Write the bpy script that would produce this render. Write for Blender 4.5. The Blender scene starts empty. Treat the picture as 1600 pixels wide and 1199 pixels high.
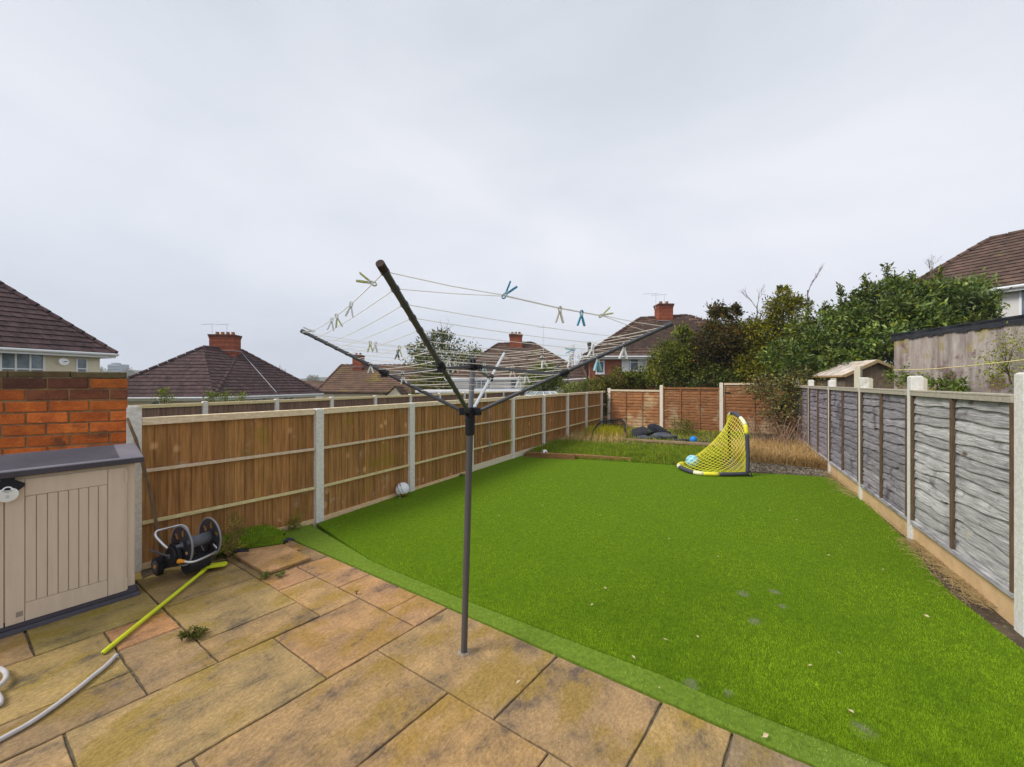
import bpy, math, random
import numpy as np
from mathutils import Vector, Matrix
random.seed(7); rng = np.random.default_rng(7)
S = bpy.context.scene
COL = S.collection
PI = math.pi
# ------------------------------------------------------------ camera, sky, sun, exposure
CH = 2.0                                   # eye height
cd = bpy.data.cameras.new("camera"); cam = bpy.data.objects.new("camera", cd); COL.objects.link(cam)
cd.sensor_width = 36; cd.lens = 13.5; cd.clip_start = 0.02; cd.clip_end = 3000
cam.location = (0, 0, CH); cam.rotation_euler = (PI/2, 0, 0); cd.shift_y = -2.5/1600
S.camera = cam
S.view_settings.view_transform = 'Standard'; S.view_settings.look = 'None'
S.view_settings.exposure = 1.1; S.view_settings.gamma = 1
SUN_EL, SUN_AZ = math.radians(45), math.radians(249)
def world():
    w = bpy.data.worlds.new("World"); S.world = w; w.use_nodes = True
    nt = w.node_tree; nt.nodes.clear(); N = nt.nodes.new; L = nt.links.new
    out = N('ShaderNodeOutputWorld'); bg = N('ShaderNodeBackground'); bg.inputs['Strength'].default_value = 0.10
    sky = N('ShaderNodeTexSky'); sky.sky_type = 'NISHITA'; sky.sun_disc = False
    sky.sun_elevation = SUN_EL; sky.sun_rotation = SUN_AZ
    tc = N('ShaderNodeTexCoord')
    mp = N('ShaderNodeMapping'); mp.inputs['Scale'].default_value = (1.0, 1.0, 2.6); mp.inputs['Rotation'].default_value = (0.12, 0.1, 0.4)
    n1 = N('ShaderNodeTexNoise'); n1.inputs['Scale'].default_value = 1.5; n1.inputs['Detail'].default_value = 5; n1.inputs['Roughness'].default_value = .5
    n1.inputs['Distortion'].default_value = .35
    L(tc.outputs['Generated'], mp.inputs['Vector']); L(mp.outputs['Vector'], n1.inputs['Vector'])
    r = N('ShaderNodeValToRGB'); e = r.color_ramp.elements
    e[0].position = .34; e[0].color = (.600, .635, .695, 1); e[1].position = .66; e[1].color = (.745, .755, .80, 1)
    L(n1.outputs['Fac'], r.inputs['Fac'])
    # a layer of cloud thins and brightens towards the horizon
    sp = N('ShaderNodeSeparateXYZ'); L(tc.outputs['Generated'], sp.inputs['Vector'])
    r2 = N('ShaderNodeValToRGB'); e = r2.color_ramp.elements
    e[0].position = 0.0; e[0].color = (1.0, 1.02, 1.035, 1); e[1].position = .72; e[1].color = (.86, .875, .88, 1)
    x = r2.color_ramp.elements.new(.30); x.color = (1.05, 1.045, 1.045, 1)
    L(sp.outputs['Z'], r2.inputs['Fac'])
    m = N('ShaderNodeMix'); m.data_type = 'RGBA'; m.blend_type = 'MULTIPLY'; m.inputs[0].default_value = 1
    L(r.outputs['Color'], m.inputs[6]); L(r2.outputs['Color'], m.inputs[7])
    sc = N('ShaderNodeVectorMath'); sc.operation = 'SCALE'; sc.inputs['Scale'].default_value = 5.85
    L(m.outputs[2], sc.inputs[0])
    mx = N('ShaderNodeMix'); mx.data_type = 'RGBA'; mx.inputs[0].default_value = .97
    L(sky.outputs['Color'], mx.inputs[6]); L(sc.outputs['Vector'], mx.inputs[7])
    L(mx.outputs[2], bg.inputs['Color']); L(bg.outputs['Background'], out.inputs['Surface'])
world()
sd = bpy.data.lights.new("sun", 'SUN'); sd.energy = 1.5; sd.angle = math.radians(22); sd.color = (1, .97, .92)
so = bpy.data.objects.new("sun", sd); COL.objects.link(so)
so.rotation_euler = Vector((math.sin(SUN_AZ)*math.cos(SUN_EL), math.cos(SUN_AZ)*math.cos(SUN_EL), math.sin(SUN_EL))).to_track_quat('Z', 'Y').to_euler()
so.location = (0, -5, 20)

# ------------------------------------------------------------ picture -> place
def G(px, py, z=0.0):
    Y = 600*(CH - z)/(py - 597.0); return Vector(((px-800)/600*Y, Y, z))
def P(px, py, Y):
    return Vector(((px-800)/600*Y, Y, CH - (py-597.0)/600*Y))
def onwall(px, py, A, B):                      # ray through a pixel meets the vertical plane through A-B
    ax, ay = A[0], A[1]; dx, dy = B[0]-ax, B[1]-ay
    u = (px-800)/600.0
    s = (u*ay - ax)/(dx - u*dy); X = ax+s*dx; Y = ay+s*dy
    return Vector((X, Y, CH-(py-597.0)/600*Y))

# ------------------------------------------------------------ materials
MAT = {}
def mk(name, c1, c2=None, scale=6, stretch=(1,1,1), rough=.8, bump=.2, bscale=40, tint=True, c3=None, t3=.6, s3=3, metal=0, spec=.18,
       detail=8, c4=None, t4=.65, s4=9, trans=0, bstretch=None, uv=False, soft=.12, knots=None, fine=0, fs=9, bd=.02, rot=None):
    if name in MAT: return MAT[name]
    m = bpy.data.materials.new(name); m.use_nodes = True; nt = m.node_tree; N = nt.nodes.new; L = nt.links.new
    b = nt.nodes['Principled BSDF']; b.inputs['Roughness'].default_value = rough; b.inputs['Metallic'].default_value = metal
    b.inputs['Specular IOR Level'].default_value = spec
    c2 = c2 or tuple(x*.8 for x in c1)
    tc = N('ShaderNodeTexCoord'); mp = N('ShaderNodeMapping'); mp.inputs['Scale'].default_value = stretch
    L(tc.outputs['UV' if uv else 'Object'], mp.inputs['Vector'])
    if rot is not None: mp.vector_type = 'TEXTURE'; mp.inputs['Rotation'].default_value = (0, 0, rot)
    def noise(s, d=detail, src=mp.outputs['Vector'], r=.6):
        n = N('ShaderNodeTexNoise'); n.inputs['Scale'].default_value = s; n.inputs['Detail'].default_value = d; n.inputs['Roughness'].default_value = r
        L(mp.outputs['Vector'] if rot is not None else src, n.inputs['Vector']); return n.outputs['Fac']
    def mix(fac, a, bb, mode='MIX'):
        x = N('ShaderNodeMix'); x.data_type = 'RGBA'; x.blend_type = mode
        if isinstance(fac, (int, float)): x.inputs[0].default_value = fac
        else: L(fac, x.inputs[0])
        for v, i in ((a, 6), (bb, 7)):
            if isinstance(v, tuple): x.inputs[i].default_value = (*v[:3], 1)
            else: L(v, x.inputs[i])
        return x.outputs[2]
    def rng_(fac, lo, hi):
        x = N('ShaderNodeMapRange'); x.inputs[1].default_value = lo; x.inputs[2].default_value = hi; x.interpolation_type = 'SMOOTHSTEP'
        L(fac, x.inputs[0]); return x.outputs[0]
    col = mix(rng_(noise(scale), .3, .7), c1, c2)
    if c3: col = mix(rng_(noise(s3, 6, tc.outputs['Object']), t3, t3+soft), col, c3)
    if c4: col = mix(rng_(noise(s4, 8, tc.outputs['Object'], .7), t4, t4+soft), col, c4)
    if fine:
        f_ = N('ShaderNodeMapRange'); f_.inputs[1].default_value = .3; f_.inputs[2].default_value = .7; f_.inputs[3].default_value = 1-fine; f_.inputs[4].default_value = 1+fine
        L(noise(scale*fs, 6, r=.8), f_.inputs[0]); v_ = N('ShaderNodeVectorMath'); v_.operation = 'SCALE'; L(col, v_.inputs[0]); L(f_.outputs[0], v_.inputs['Scale']); col = v_.outputs['Vector']
    if knots:
        ks, kst, kc = knots; mk_ = N('ShaderNodeMapping'); mk_.inputs['Scale'].default_value = kst; L(tc.outputs['Object'], mk_.inputs['Vector'])
        vo = N('ShaderNodeTexVoronoi'); vo.inputs['Scale'].default_value = ks; L(mk_.outputs['Vector'], vo.inputs['Vector'])
        k1 = rng_(vo.outputs['Distance'], .21, .08); gate = rng_(noise(2.2, 2, tc.outputs['Object']), .47, .52)
        ml = N('ShaderNodeMath'); ml.operation = 'MULTIPLY'; L(k1, ml.inputs[0]); L(gate, ml.inputs[1]); col = mix(ml.outputs[0], col, kc)
        k2 = rng_(vo.outputs['Distance'], .06, .02); ml = N('ShaderNodeMath'); ml.operation = 'MULTIPLY'; L(k2, ml.inputs[0]); L(gate, ml.inputs[1]); col = mix(ml.outputs[0], col, tuple(x*.3 for x in kc))
    if tint:
        a = N('ShaderNodeAttribute'); a.attribute_name = 'tint'; col = mix(1.0, col, a.outputs['Color'], 'MULTIPLY')
    L(col, b.inputs['Base Color'])
    if bump:
        bp = N('ShaderNodeBump'); bp.inputs['Strength'].default_value = bump; bp.inputs['Distance'].default_value = bd
        if bstretch:
            mp2 = N('ShaderNodeMapping'); mp2.inputs['Scale'].default_value = bstretch; L(tc.outputs['Object'], mp2.inputs['Vector'])
            f = noise(bscale, 6, mp2.outputs['Vector'])
        else: f = noise(bscale, 6)
        L(f, bp.inputs['Height']); L(bp.outputs['Normal'], b.inputs['Normal'])
    if trans:
        tr = N('ShaderNodeBsdfTranslucent'); L(col, tr.inputs['Color']); ms = N('ShaderNodeMixShader'); ms.inputs[0].default_value = trans
        L(b.outputs[0], ms.inputs[1]); L(tr.outputs[0], ms.inputs[2]); L(ms.outputs[0], nt.nodes['Material Output'].inputs['Surface'])
    MAT[name] = m; return m

# ------------------------------------------------------------ mesh building
BASE = {}
class MB:
    def __init__(s): s.v = []; s.f = []; s.t = []; s.uv = None
    def face(s, idx, t=(1,1,1)): s.f.append(tuple(idx)); s.t.append(t)
    def poly(s, pts, t=(1,1,1)):
        n = len(s.v); s.v += [tuple(p) for p in pts]; s.face(range(n, n+len(pts)), t)
    def hexa(s, p, t=(1,1,1)):                      # p: 4 bottom (ccw) + 4 top
        n = len(s.v); s.v += [tuple(q) for q in p]
        for q in ((3,2,1,0), (4,5,6,7), (0,1,5,4), (1,2,6,5), (2,3,7,6), (3,0,4,7)): s.face([n+i for i in q], t)
    def box(s, c, sx, sy, sz, rz=0, t=(1,1,1), ax=None):
        c = Vector(c)
        if ax is None: u = Vector((math.cos(rz), math.sin(rz), 0)); w = Vector((-math.sin(rz), math.cos(rz), 0)); k = Vector((0,0,1))
        else: u, w, k = ax
        u = u*sx/2; w = w*sy/2; k = k*sz/2
        s.hexa([c-u-w-k, c+u-w-k, c+u+w-k, c-u+w-k, c-u-w+k, c+u-w+k, c+u+w+k, c-u+w+k], t)
    def beam(s, a, b, w, h, t=(1,1,1), up=(0,0,1)):
        a = Vector(a); b = Vector(b); u = (b-a); L = u.length; u.normalize(); up = Vector(up)
        sd_ = u.cross(up).normalized(); k = sd_.cross(u).normalized()
        s.box((a+b)/2, L, w, h, t=t, ax=(u, -sd_, k))
    def tube(s, pts, r, n=8, t=(1,1,1), cap=True):
        pts = [Vector(p) for p in pts]; m = len(pts)
        rr = r if isinstance(r, (list, tuple)) else [r]*m
        base = len(s.v); prev = None
        for i, p in enumerate(pts):
            d = (pts[min(i+1, m-1)]-pts[max(i-1, 0)]).normalized()
            if prev is None:
                a = Vector((0,0,1)) if abs(d.z) < .9 else Vector((1,0,0)); x = d.cross(a).normalized()
            else: x = (prev - d*prev.dot(d)).normalized()
            prev = x; y = d.cross(x)
            for k in range(n):
                an = 2*PI*k/n; s.v.append(tuple(p + x*math.cos(an)*rr[i] + y*math.sin(an)*rr[i]))
        for i in range(m-1):
            for k in range(n):
                a = base+i*n+k; b = base+i*n+(k+1) % n; s.face((a, b, b+n, a+n), t)
        if cap: s.face([base+k for k in range(n)][::-1], t); s.face([base+(m-1)*n+k for k in range(n)], t)
    def sphere(s, c, r, nu=28, nv=18, tf=None, sq=(1,1,1)):
        c = Vector(c); base = len(s.v)
        for j in range(nv+1):
            th = PI*j/nv
            for i in range(nu):
                ph = 2*PI*i/nu
                s.v.append((c.x+r*sq[0]*math.sin(th)*math.cos(ph), c.y+r*sq[1]*math.sin(th)*math.sin(ph), c.z+r*sq[2]*math.cos(th)))
        for j in range(nv):
            for i in range(nu):
                a = base+j*nu+i; b = base+j*nu+(i+1) % nu
                th = PI*(j+.5)/nv; ph = 2*PI*(i+.5)/nu; d = Vector((math.sin(th)*math.cos(ph), math.sin(th)*math.sin(ph), math.cos(th)))
                s.face((a, a+nu, b+nu, b), tf(d) if tf else (1,1,1))
    def prism(s, prof, d, t=(1,1,1)):               # closed planar outline pushed along d
        d = Vector(d); n = len(s.v); m = len(prof); s.v += [tuple(p) for p in prof] + [tuple(Vector(p)+d) for p in prof]
        s.face(range(n, n+m), t); s.face(range(n+2*m-1, n+m-1, -1), t)
        for i in range(m): j = (i+1) % m; s.face((n+i, n+m+i, n+m+j, n+j), t)
    def build(s, name, mat, parent=None, base=None, smooth=False, bevel=0):
        o3 = Vector(BASE[parent.name]) if parent is not None else Vector(base if base is not None else (0,0,0))
        me = bpy.data.meshes.new(name); vs = np.array(s.v, dtype=np.float64)-np.array(o3)
        me.from_pydata(vs.tolist(), [], s.f)
        at = me.color_attributes.new('tint', 'FLOAT_COLOR', 'CORNER')
        cnt = [len(f) for f in s.f]
        c = np.ones((len(cnt), 4), dtype=np.float32); c[:, :3] = np.array([x[:3] for x in s.t], dtype=np.float32)
        at.data.foreach_set('color', np.repeat(c, cnt, axis=0).ravel())
        if s.uv is not None:
            u = me.uv_layers.new(name='UVMap'); u.data.foreach_set('uv', np.array([q for f in s.uv for q in f], dtype=np.float32).ravel())
        if smooth: me.polygons.foreach_set('use_smooth', [True]*len(me.polygons))
        me.materials.append(mat); me.update()
        return finish(name, me, parent, o3, bevel, smooth)
def finish(name, me, parent, o3, bevel=0, smooth=False):
    o = bpy.data.objects.new(name, me); COL.objects.link(o)
    if parent is not None: o.parent = parent
    else: o.location = o3
    BASE[o.name] = tuple(o3)
    if bevel:
        b = o.modifiers.new('bevel', 'BEVEL'); b.width = bevel; b.segments = 2; b.limit_method = 'ANGLE'; b.angle_limit = math.radians(40)
    return o
def fastmesh(name, V, F, T, mat, parent=None, base=(0,0,0), smooth=False):    # V (n,3), F (m,k) same-sized faces, T (m,3)
    o3 = np.array(BASE[parent.name]) if parent is not None else np.array(base)
    V = V - o3; me = bpy.data.meshes.new(name); m, k = F.shape
    me.vertices.add(len(V)); me.vertices.foreach_set('co', V.astype(np.float32).ravel())
    me.loops.add(m*k); me.loops.foreach_set('vertex_index', F.astype(np.int32).ravel())
    me.polygons.add(m); me.polygons.foreach_set('loop_start', np.arange(0, m*k, k, dtype=np.int32))
    me.polygons.foreach_set('loop_total', np.full(m, k, dtype=np.int32)) if hasattr(me.polygons[0], 'loop_total') and False else None
    me.update(calc_edges=True)
    at = me.color_attributes.new('tint', 'FLOAT_COLOR', 'CORNER')
    c = np.ones((m, 4), dtype=np.float32); c[:, :3] = T; at.data.foreach_set('color', np.repeat(c, k, axis=0).ravel())
    if smooth: me.polygons.foreach_set('use_smooth', [True]*m)
    me.materials.append(mat); me.validate()
    return finish(name, me, parent, Vector(o3))
def thing(name, label, cat, base, group=None):
    o = bpy.data.objects.new(name, None); COL.objects.link(o); o.location = base; o.empty_display_size = .2
    o['label'] = label; o['category'] = cat
    if group: o['group'] = group
    BASE[o.name] = tuple(base); return o
def tag(o, label, cat, group=None):
    o['label'] = label; o['category'] = cat
    if group: o['group'] = group
    return o
def kind(o, k='structure'): o['kind'] = k; return o
def copy_tree(o, parent=None):
    c = o.copy(); COL.objects.link(c)
    if parent is not None: c.parent = parent
    for ch in o.children: copy_tree(ch, c)
    return c
def rt(a=.85, b=1.15): v = random.uniform(a, b); return (v*random.uniform(.97, 1.03), v, v*random.uniform(.97, 1.03))

# palette
m_slab = mk('sandstone', (.44,.285,.13), (.245,.17,.092), scale=3.2, stretch=(1.3,.85,1), rot=math.radians(50), rough=.85, bump=.9, bscale=13, bd=.03, c3=(.31,.205,.06), t3=.48, s3=2.2, c4=(.15,.108,.075), t4=.545, s4=3.2, soft=.13, fine=.36, fs=14)
m_mortar = mk('mortar', (.20,.165,.115), (.10,.08,.055), scale=14, rough=.95, bump=.5)
m_soil = mk('soil', (.12,.088,.055), (.05,.038,.024), scale=5, rough=1, bump=.9, bscale=18, c3=(.20,.165,.12), t3=.55, s3=25)
m_ground = mk('rough_ground', (.09,.11,.03), (.10,.08,.045), scale=1.2, rough=1, bump=.6, bscale=10, tint=False)
m_feather = mk('treated_pine', (.45,.225,.078), (.255,.125,.042), scale=5, stretch=(7,7,.45), rough=.8, bump=.3, bscale=12, c3=(.28,.18,.03), t3=.56, s3=1.3, c4=(.46,.33,.21), t4=.60, s4=3, knots=(4.4,(1,1,.62),(.66,.37,.18)), fine=.15)
m_rail = mk('sawn_rail', (.80,.66,.48), (.62,.48,.31), scale=8, stretch=(2,2,6), rough=.8, bump=.2, c4=(.30,.18,.07), t4=.66, s4=14)
m_conc = mk('concrete', (.82,.79,.74), (.66,.63,.57), scale=30, rough=.9, bump=.5, bscale=90, c3=(.54,.51,.40), t3=.61, s3=5, fine=.12)
m_gravelboard = mk('sandy_concrete', (.74,.50,.27), (.60,.39,.20), scale=5, rough=.9, bump=.3, bscale=60, c3=(.45,.31,.17), t3=.6, s3=4)
m_greyfence = mk('weathered_grey_wood', (.70,.68,.65), (.33,.31,.32), scale=4, stretch=(1.2,1.2,26), rough=.85, bump=.8, bscale=7, c3=(.22,.195,.21), t3=.56, s3=2.2, c4=(.66,.58,.45), t4=.60, s4=5, fine=.2, knots=(5,(.6,.6,1.3),(.22,.16,.12)))
m_batten = mk('brown_batten', (.17,.105,.06), (.10,.065,.04), scale=6, stretch=(6,6,1), rough=.8)
m_cap = mk('pale_cap_rail', (.50,.44,.35), (.36,.32,.26), scale=8, stretch=(3,3,6), rough=.85, bump=.3)
m_brownfence = mk('stained_brown_wood', (.35,.155,.06), (.19,.08,.034), scale=4, stretch=(1.5,1.5,14), rough=.8, bump=.35, bscale=8, c3=(.38,.26,.14), t3=.50, s3=1.3, c4=(.12,.07,.035), t4=.55, s4=3, fine=.25)
m_oldfence = mk('old_grey_brown_boards', (.26,.17,.12), (.17,.11,.08), scale=4, stretch=(9,9,.5), rough=.85, bump=.2)
m_turf = mk('artificial_turf', (.13,.225,.006), (.085,.155,.004), scale=30, rough=.95, bump=.6, bscale=220, spec=.1)
m_blade = mk('turf_blade', (.35,.51,.014), (.21,.36,.009), scale=1.3, rough=.7, bump=0, spec=.2, trans=.3, fine=.3)
m_grass = mk('grass_blade', (.24,.34,.03), (.17,.25,.02), scale=3, rough=.7, bump=0, spec=.2, trans=.3)
m_dry = mk('dry_stalk', (.60,.44,.21), (.44,.30,.13), scale=3, rough=.9, bump=0, spec=.1, trans=.15)
m_leaf = mk('leaf', (.165,.19,.018), (.085,.115,.014), scale=2, rough=.5, bump=0, spec=.35, trans=.22)
m_bark = mk('bark', (.12,.085,.06), (.07,.05,.035), scale=10, stretch=(3,3,1), rough=.95, bump=.6)
m_tile = mk('concrete_roof_tile', (.112,.066,.064), (.056,.036,.037), scale=5, rough=.9, bump=.4, bscale=25, c4=(.33,.28,.27), t4=.64, s4=9, soft=.05)
m_tile2 = mk('brown_roof_tile', (.17,.10,.065), (.11,.065,.045), scale=1.5, rough=.9, bump=.4, bscale=20, c3=(.20,.17,.02), t3=.57, s3=.35, c4=(.10,.06,.045), t4=.6, s4=3)
m_tile3 = mk('grey_brown_roof_tile', (.15,.092,.068), (.08,.052,.042), scale=4, rough=.9, bump=.4, bscale=25, c4=(.30,.12,.05), t4=.66, s4=2.5, c3=(.14,.12,.05), t3=.6, s3=.9)
m_render = mk('cream_render', (.80,.73,.56), (.72,.65,.49), scale=2, rough=.9, bump=.3, bscale=60)
m_white = mk('white_render', (.72,.70,.68), (.62,.60,.57), scale=2, rough=.9, bump=.2, bscale=60)
m_upvc = mk('white_plastic_frame', (.78,.79,.80), (.74,.75,.76), rough=.4, bump=0)
m_glass = mk('window_glass', (.10,.13,.16), (.22,.27,.30), scale=2.2, rough=.08, bump=0, spec=.8)
m_brick = mk('fired_brick', (.62,.165,.032), (.42,.10,.025), scale=7, rough=.85, bump=.6, bscale=35, c3=(.22,.08,.035), t3=.58, s3=4, c4=(.64,.26,.10), t4=.62, s4=12, fine=.25)
m_brickjoint = mk('old_mortar', (.34,.21,.10), (.20,.12,.065), scale=12, rough=.95, bump=.6, bscale=40)
m_black = mk('black_plastic', (.022,.022,.028), (.014,.014,.018), rough=.45, bump=.05)
m_dgrey = mk('dark_grey_metal', (.058,.06,.072), (.04,.042,.05), rough=.4, bump=.05, spec=.5)
m_alu_glare = mk('bare_aluminium_and_arm_glare', (.72,.73,.76), (.62,.63,.67), rough=.35, metal=.5, bump=0)
m_cord = mk('pale_cord', (.84,.80,.70), (.72,.68,.58), rough=.7, bump=0)
m_paint = mk('moulded_plastic', (.95,.95,.95), (.88,.88,.88), scale=8, rough=.45, bump=.03)
m_storebeige = mk('beige_plastic', (.66,.535,.42), (.61,.495,.385), scale=3, stretch=(8,8,1), rough=.6, bump=.12, bscale=14, bstretch=(14,14,1))
m_storegrey = mk('charcoal_plastic', (.205,.188,.212), (.165,.152,.175), scale=3, stretch=(1,1,1), rough=.55, bump=.3, bscale=16, bstretch=(3,3,1))
m_stick = mk('worn_wooden_pole', (.22,.15,.09), (.14,.09,.055), scale=8, stretch=(5,5,1), rough=.8)
m_tarp = mk('dusty_dark_sheet', (.075,.08,.095), (.035,.037,.045), scale=4, rough=.7, bump=.6, bscale=9, c3=(.13,.14,.03), t3=.56, s3=3.0)
m_sheet = mk('streaked_concrete_panel', (.50,.43,.37), (.25,.205,.18), scale=2.2, stretch=(3,3,.4), rough=.9, bump=.4, bscale=30, c3=(.34,.27,.05), t3=.53, s3=1.2, c4=(.18,.11,.10), t4=.54, s4=1.9, fine=.25)
m_felt = mk('bitumen_flashing', (.045,.048,.055), (.03,.032,.038), rough=.8, bump=.4)
m_stonechip = mk('gravel_chip', (.27,.235,.19), (.13,.11,.09), scale=9, rough=.9, bump=.2)

# ------------------------------------------------------------ foliage helpers
def unit(v): return v/np.maximum(np.linalg.norm(v, axis=-1, keepdims=True), 1e-9)
def leaf_cloud(name, blobs, n, size, aspect, colr, parent, mat=None, clump=.33, k_per=26, droop=0., tintvar=.45, shell=.55):
    """blobs: (cx,cy,cz,rx,ry,rz). Leaves gather round clump centres spread over each blob."""
    mat = mat or m_leaf; B = np.array(blobs, float); w = (B[:,3]*B[:,5]); w = w/w.sum()
    cc = []; cr = []; cb = []
    for bi, b in enumerate(B):
        k = max(6, int(k_per*w[bi]*len(B)))
        d = unit(rng.normal(size=(k,3))); rad = rng.uniform(shell, 1.0, (k,1))
        cc.append(b[:3]+d*rad*b[3:6]); cr.append(np.full(k, clump*min(b[3], b[5]))); cb.append(rng.uniform(1-tintvar, 1+tintvar, k))
    cc = np.vstack(cc); cr = np.concatenate(cr); cb = np.concatenate(cb)
    idx = rng.integers(0, len(cc), n); off = rng.normal(size=(n,3))*.62
    p = cc[idx]+off*cr[idx][:,None]
    p[:,2] = np.maximum(p[:,2], .03)
    outd = unit(off+rng.normal(size=(n,3))*.5+np.array([0,0,.25-droop]))
    nrm = unit(rng.normal(size=(n,3))*.8+np.array([0,0,.9]))
    side = unit(np.cross(outd, nrm)); L = size*rng.uniform(.6, 1.3, n)[:,None]; W = L*aspect*.5
    up = unit(np.cross(side, outd))
    base = p-outd*L*.5; tip = p+outd*L*.5-up*L*.12; l = p-side*W+up*W*.35; r = p+side*W+up*W*.35
    V = np.stack([base, l, tip, r], 1).reshape(-1,3)
    i0 = np.arange(n)*4; F = np.vstack([np.stack([i0,i0+2,i0+1],1), np.stack([i0,i0+3,i0+2],1)])
    c = np.array(colr)[rng.integers(0, len(colr), n)]*cb[idx][:,None]*rng.uniform(.75, 1.25, n)[:,None]
    T = np.vstack([c, c])
    o = fastmesh(name, V, F, T, mat, parent)
    return o, cc
def limbs(name, foot, centres, parent, r0=.08, nl=10, top=None, mat=None):
    mb = MB(); foot = Vector(foot); cs = np.array(centres); top = Vector(top) if top is not None else Vector(cs.mean(0))
    mid = foot.lerp(top, .5)+Vector((random.uniform(-.1,.1), random.uniform(-.1,.1), 0))
    mb.tube([foot, foot.lerp(mid,.5), mid, top], [r0, r0*.85, r0*.65, r0*.3], 8)
    for i in rng.choice(len(cs), min(nl, len(cs)), replace=False):
        e = Vector(cs[i]); st = foot.lerp(top, random.uniform(.3, .8)); m_ = st.lerp(e, .5)+Vector((0,0,random.uniform(0,.15)))
        mb.tube([st, m_, e], [r0*.4, r0*.25, r0*.07], 5)
    return mb.build(name, mat or m_bark, parent, smooth=True)
def branchy(mb, p, d, L, r, depth, spread=.5):
    q = p+d*L*.5+Vector([random.uniform(-.05,.05)*L for _ in range(3)]); e = p+d*L
    mb.tube([p, q, e], [r, r*.8, r*.6], 5, cap=False)
    if depth == 0: return
    for k in range(random.choice([2,3,3])):
        nd = (d+Vector([random.uniform(-spread, spread) for _ in range(3)])+Vector((0,0,.12))).normalized()
        branchy(mb, p.lerp(e, random.uniform(.55,1)), nd, L*random.uniform(.55,.8), r*.55, depth-1, spread)
def blades(name, pts, h, w, cols, mat, parent=None, lean=.5, hv=.4, base=(0,0,0), seg=2):
    """one curved blade of grass per point"""
    n = len(pts); pts = np.asarray(pts, float); H = (h*rng.uniform(1-hv, 1+hv, n))[:,None] if np.isscalar(h) else (h*rng.uniform(1-hv, 1+hv, n))[:,None]
    a = rng.uniform(0, 2*PI, n); d = np.stack([np.cos(a), np.sin(a), np.zeros(n)], 1); ln = rng.uniform(0, lean, n)[:,None]
    sa = rng.uniform(0, 2*PI, n); sv = np.stack([np.cos(sa), np.sin(sa), np.zeros(n)], 1)
    W = (w if np.isscalar(w) else np.asarray(w)[:,None])*np.ones((n,1))
    up = np.array([0,0,1.])
    c = np.array(cols)[rng.integers(0, len(cols), n)]*rng.uniform(.75, 1.25, n)[:,None]
    if seg == 1:
        tip = pts+up*H*np.sqrt(np.maximum(1-ln**2, .1))+d*H*ln
        V = np.stack([pts-sv*W*.5, pts+sv*W*.5, tip], 1).reshape(-1,3); i = np.arange(n)*3
        return fastmesh(name, V, np.stack([i,i+1,i+2],1), c, mat, parent, base)
    mid = pts+up*H*.55+d*H*ln*.3; tip = pts+up*H*(1-ln*.35)+d*H*ln
    V = np.stack([pts-sv*W*.5, pts+sv*W*.5, mid+sv*W*.38, mid-sv*W*.38, tip], 1).reshape(-1,3); i = np.arange(n)*5
    F = np.vstack([np.stack([i,i+1,i+2],1), np.stack([i,i+2,i+3],1), np.stack([i+3,i+2,i+4],1)])
    return fastmesh(name, V, F, np.vstack([c,c,c]), mat, parent, base)
def in_poly(x, y, poly):
    r = np.zeros(len(x), bool); n = len(poly)
    for i in range(n):
        x0, y0 = poly[i][:2]; x1, y1 = poly[(i+1) % n][:2]
        with np.errstate(divide='ignore', invalid='ignore'):
            c = ((y0 > y) != (y1 > y)) & (x < (x1-x0)*(y-y0)/(y1-y0)+x0)
        r ^= c
    return r

# ============================================================ GROUND
def gh(x, y):
    """terrain height: level by the gardens, falling away beyond the second fence"""
    # signed distance beyond the neighbour's fence (to the left)
    d = -((x+7.92)*.851-(y-9.9)*.526)
    t = max(0, min(1, (d-1)/9)); t = t*t*(3-2*t)
    b = max(0, min(1, (y-18)/8)); b = b*b*(3-2*b)
    far = max(0, min(1, (y-90)/120)); 
    return -.06-2.6*t-1.3*b*(1-t) + 1.5*far
def ground():
    xs = np.unique(np.concatenate([np.linspace(-900,-60,10), np.linspace(-60,60,49), np.linspace(60,900,10)]))
    ys = np.unique(np.concatenate([np.linspace(-200,-10,5), np.linspace(-10,60,29), np.linspace(60,1200,14)]))
    mb = MB(); nx = len(xs)
    for y in ys:
        for x in xs: mb.v.append((x, y, gh(x, y)))
    for j in range(len(ys)-1):
        for i in range(nx-1): a = j*nx+i; mb.face((a, a+1, a+nx+1, a+nx))
    kind(mb.build('ground', m_ground, smooth=True))
ground()

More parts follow.
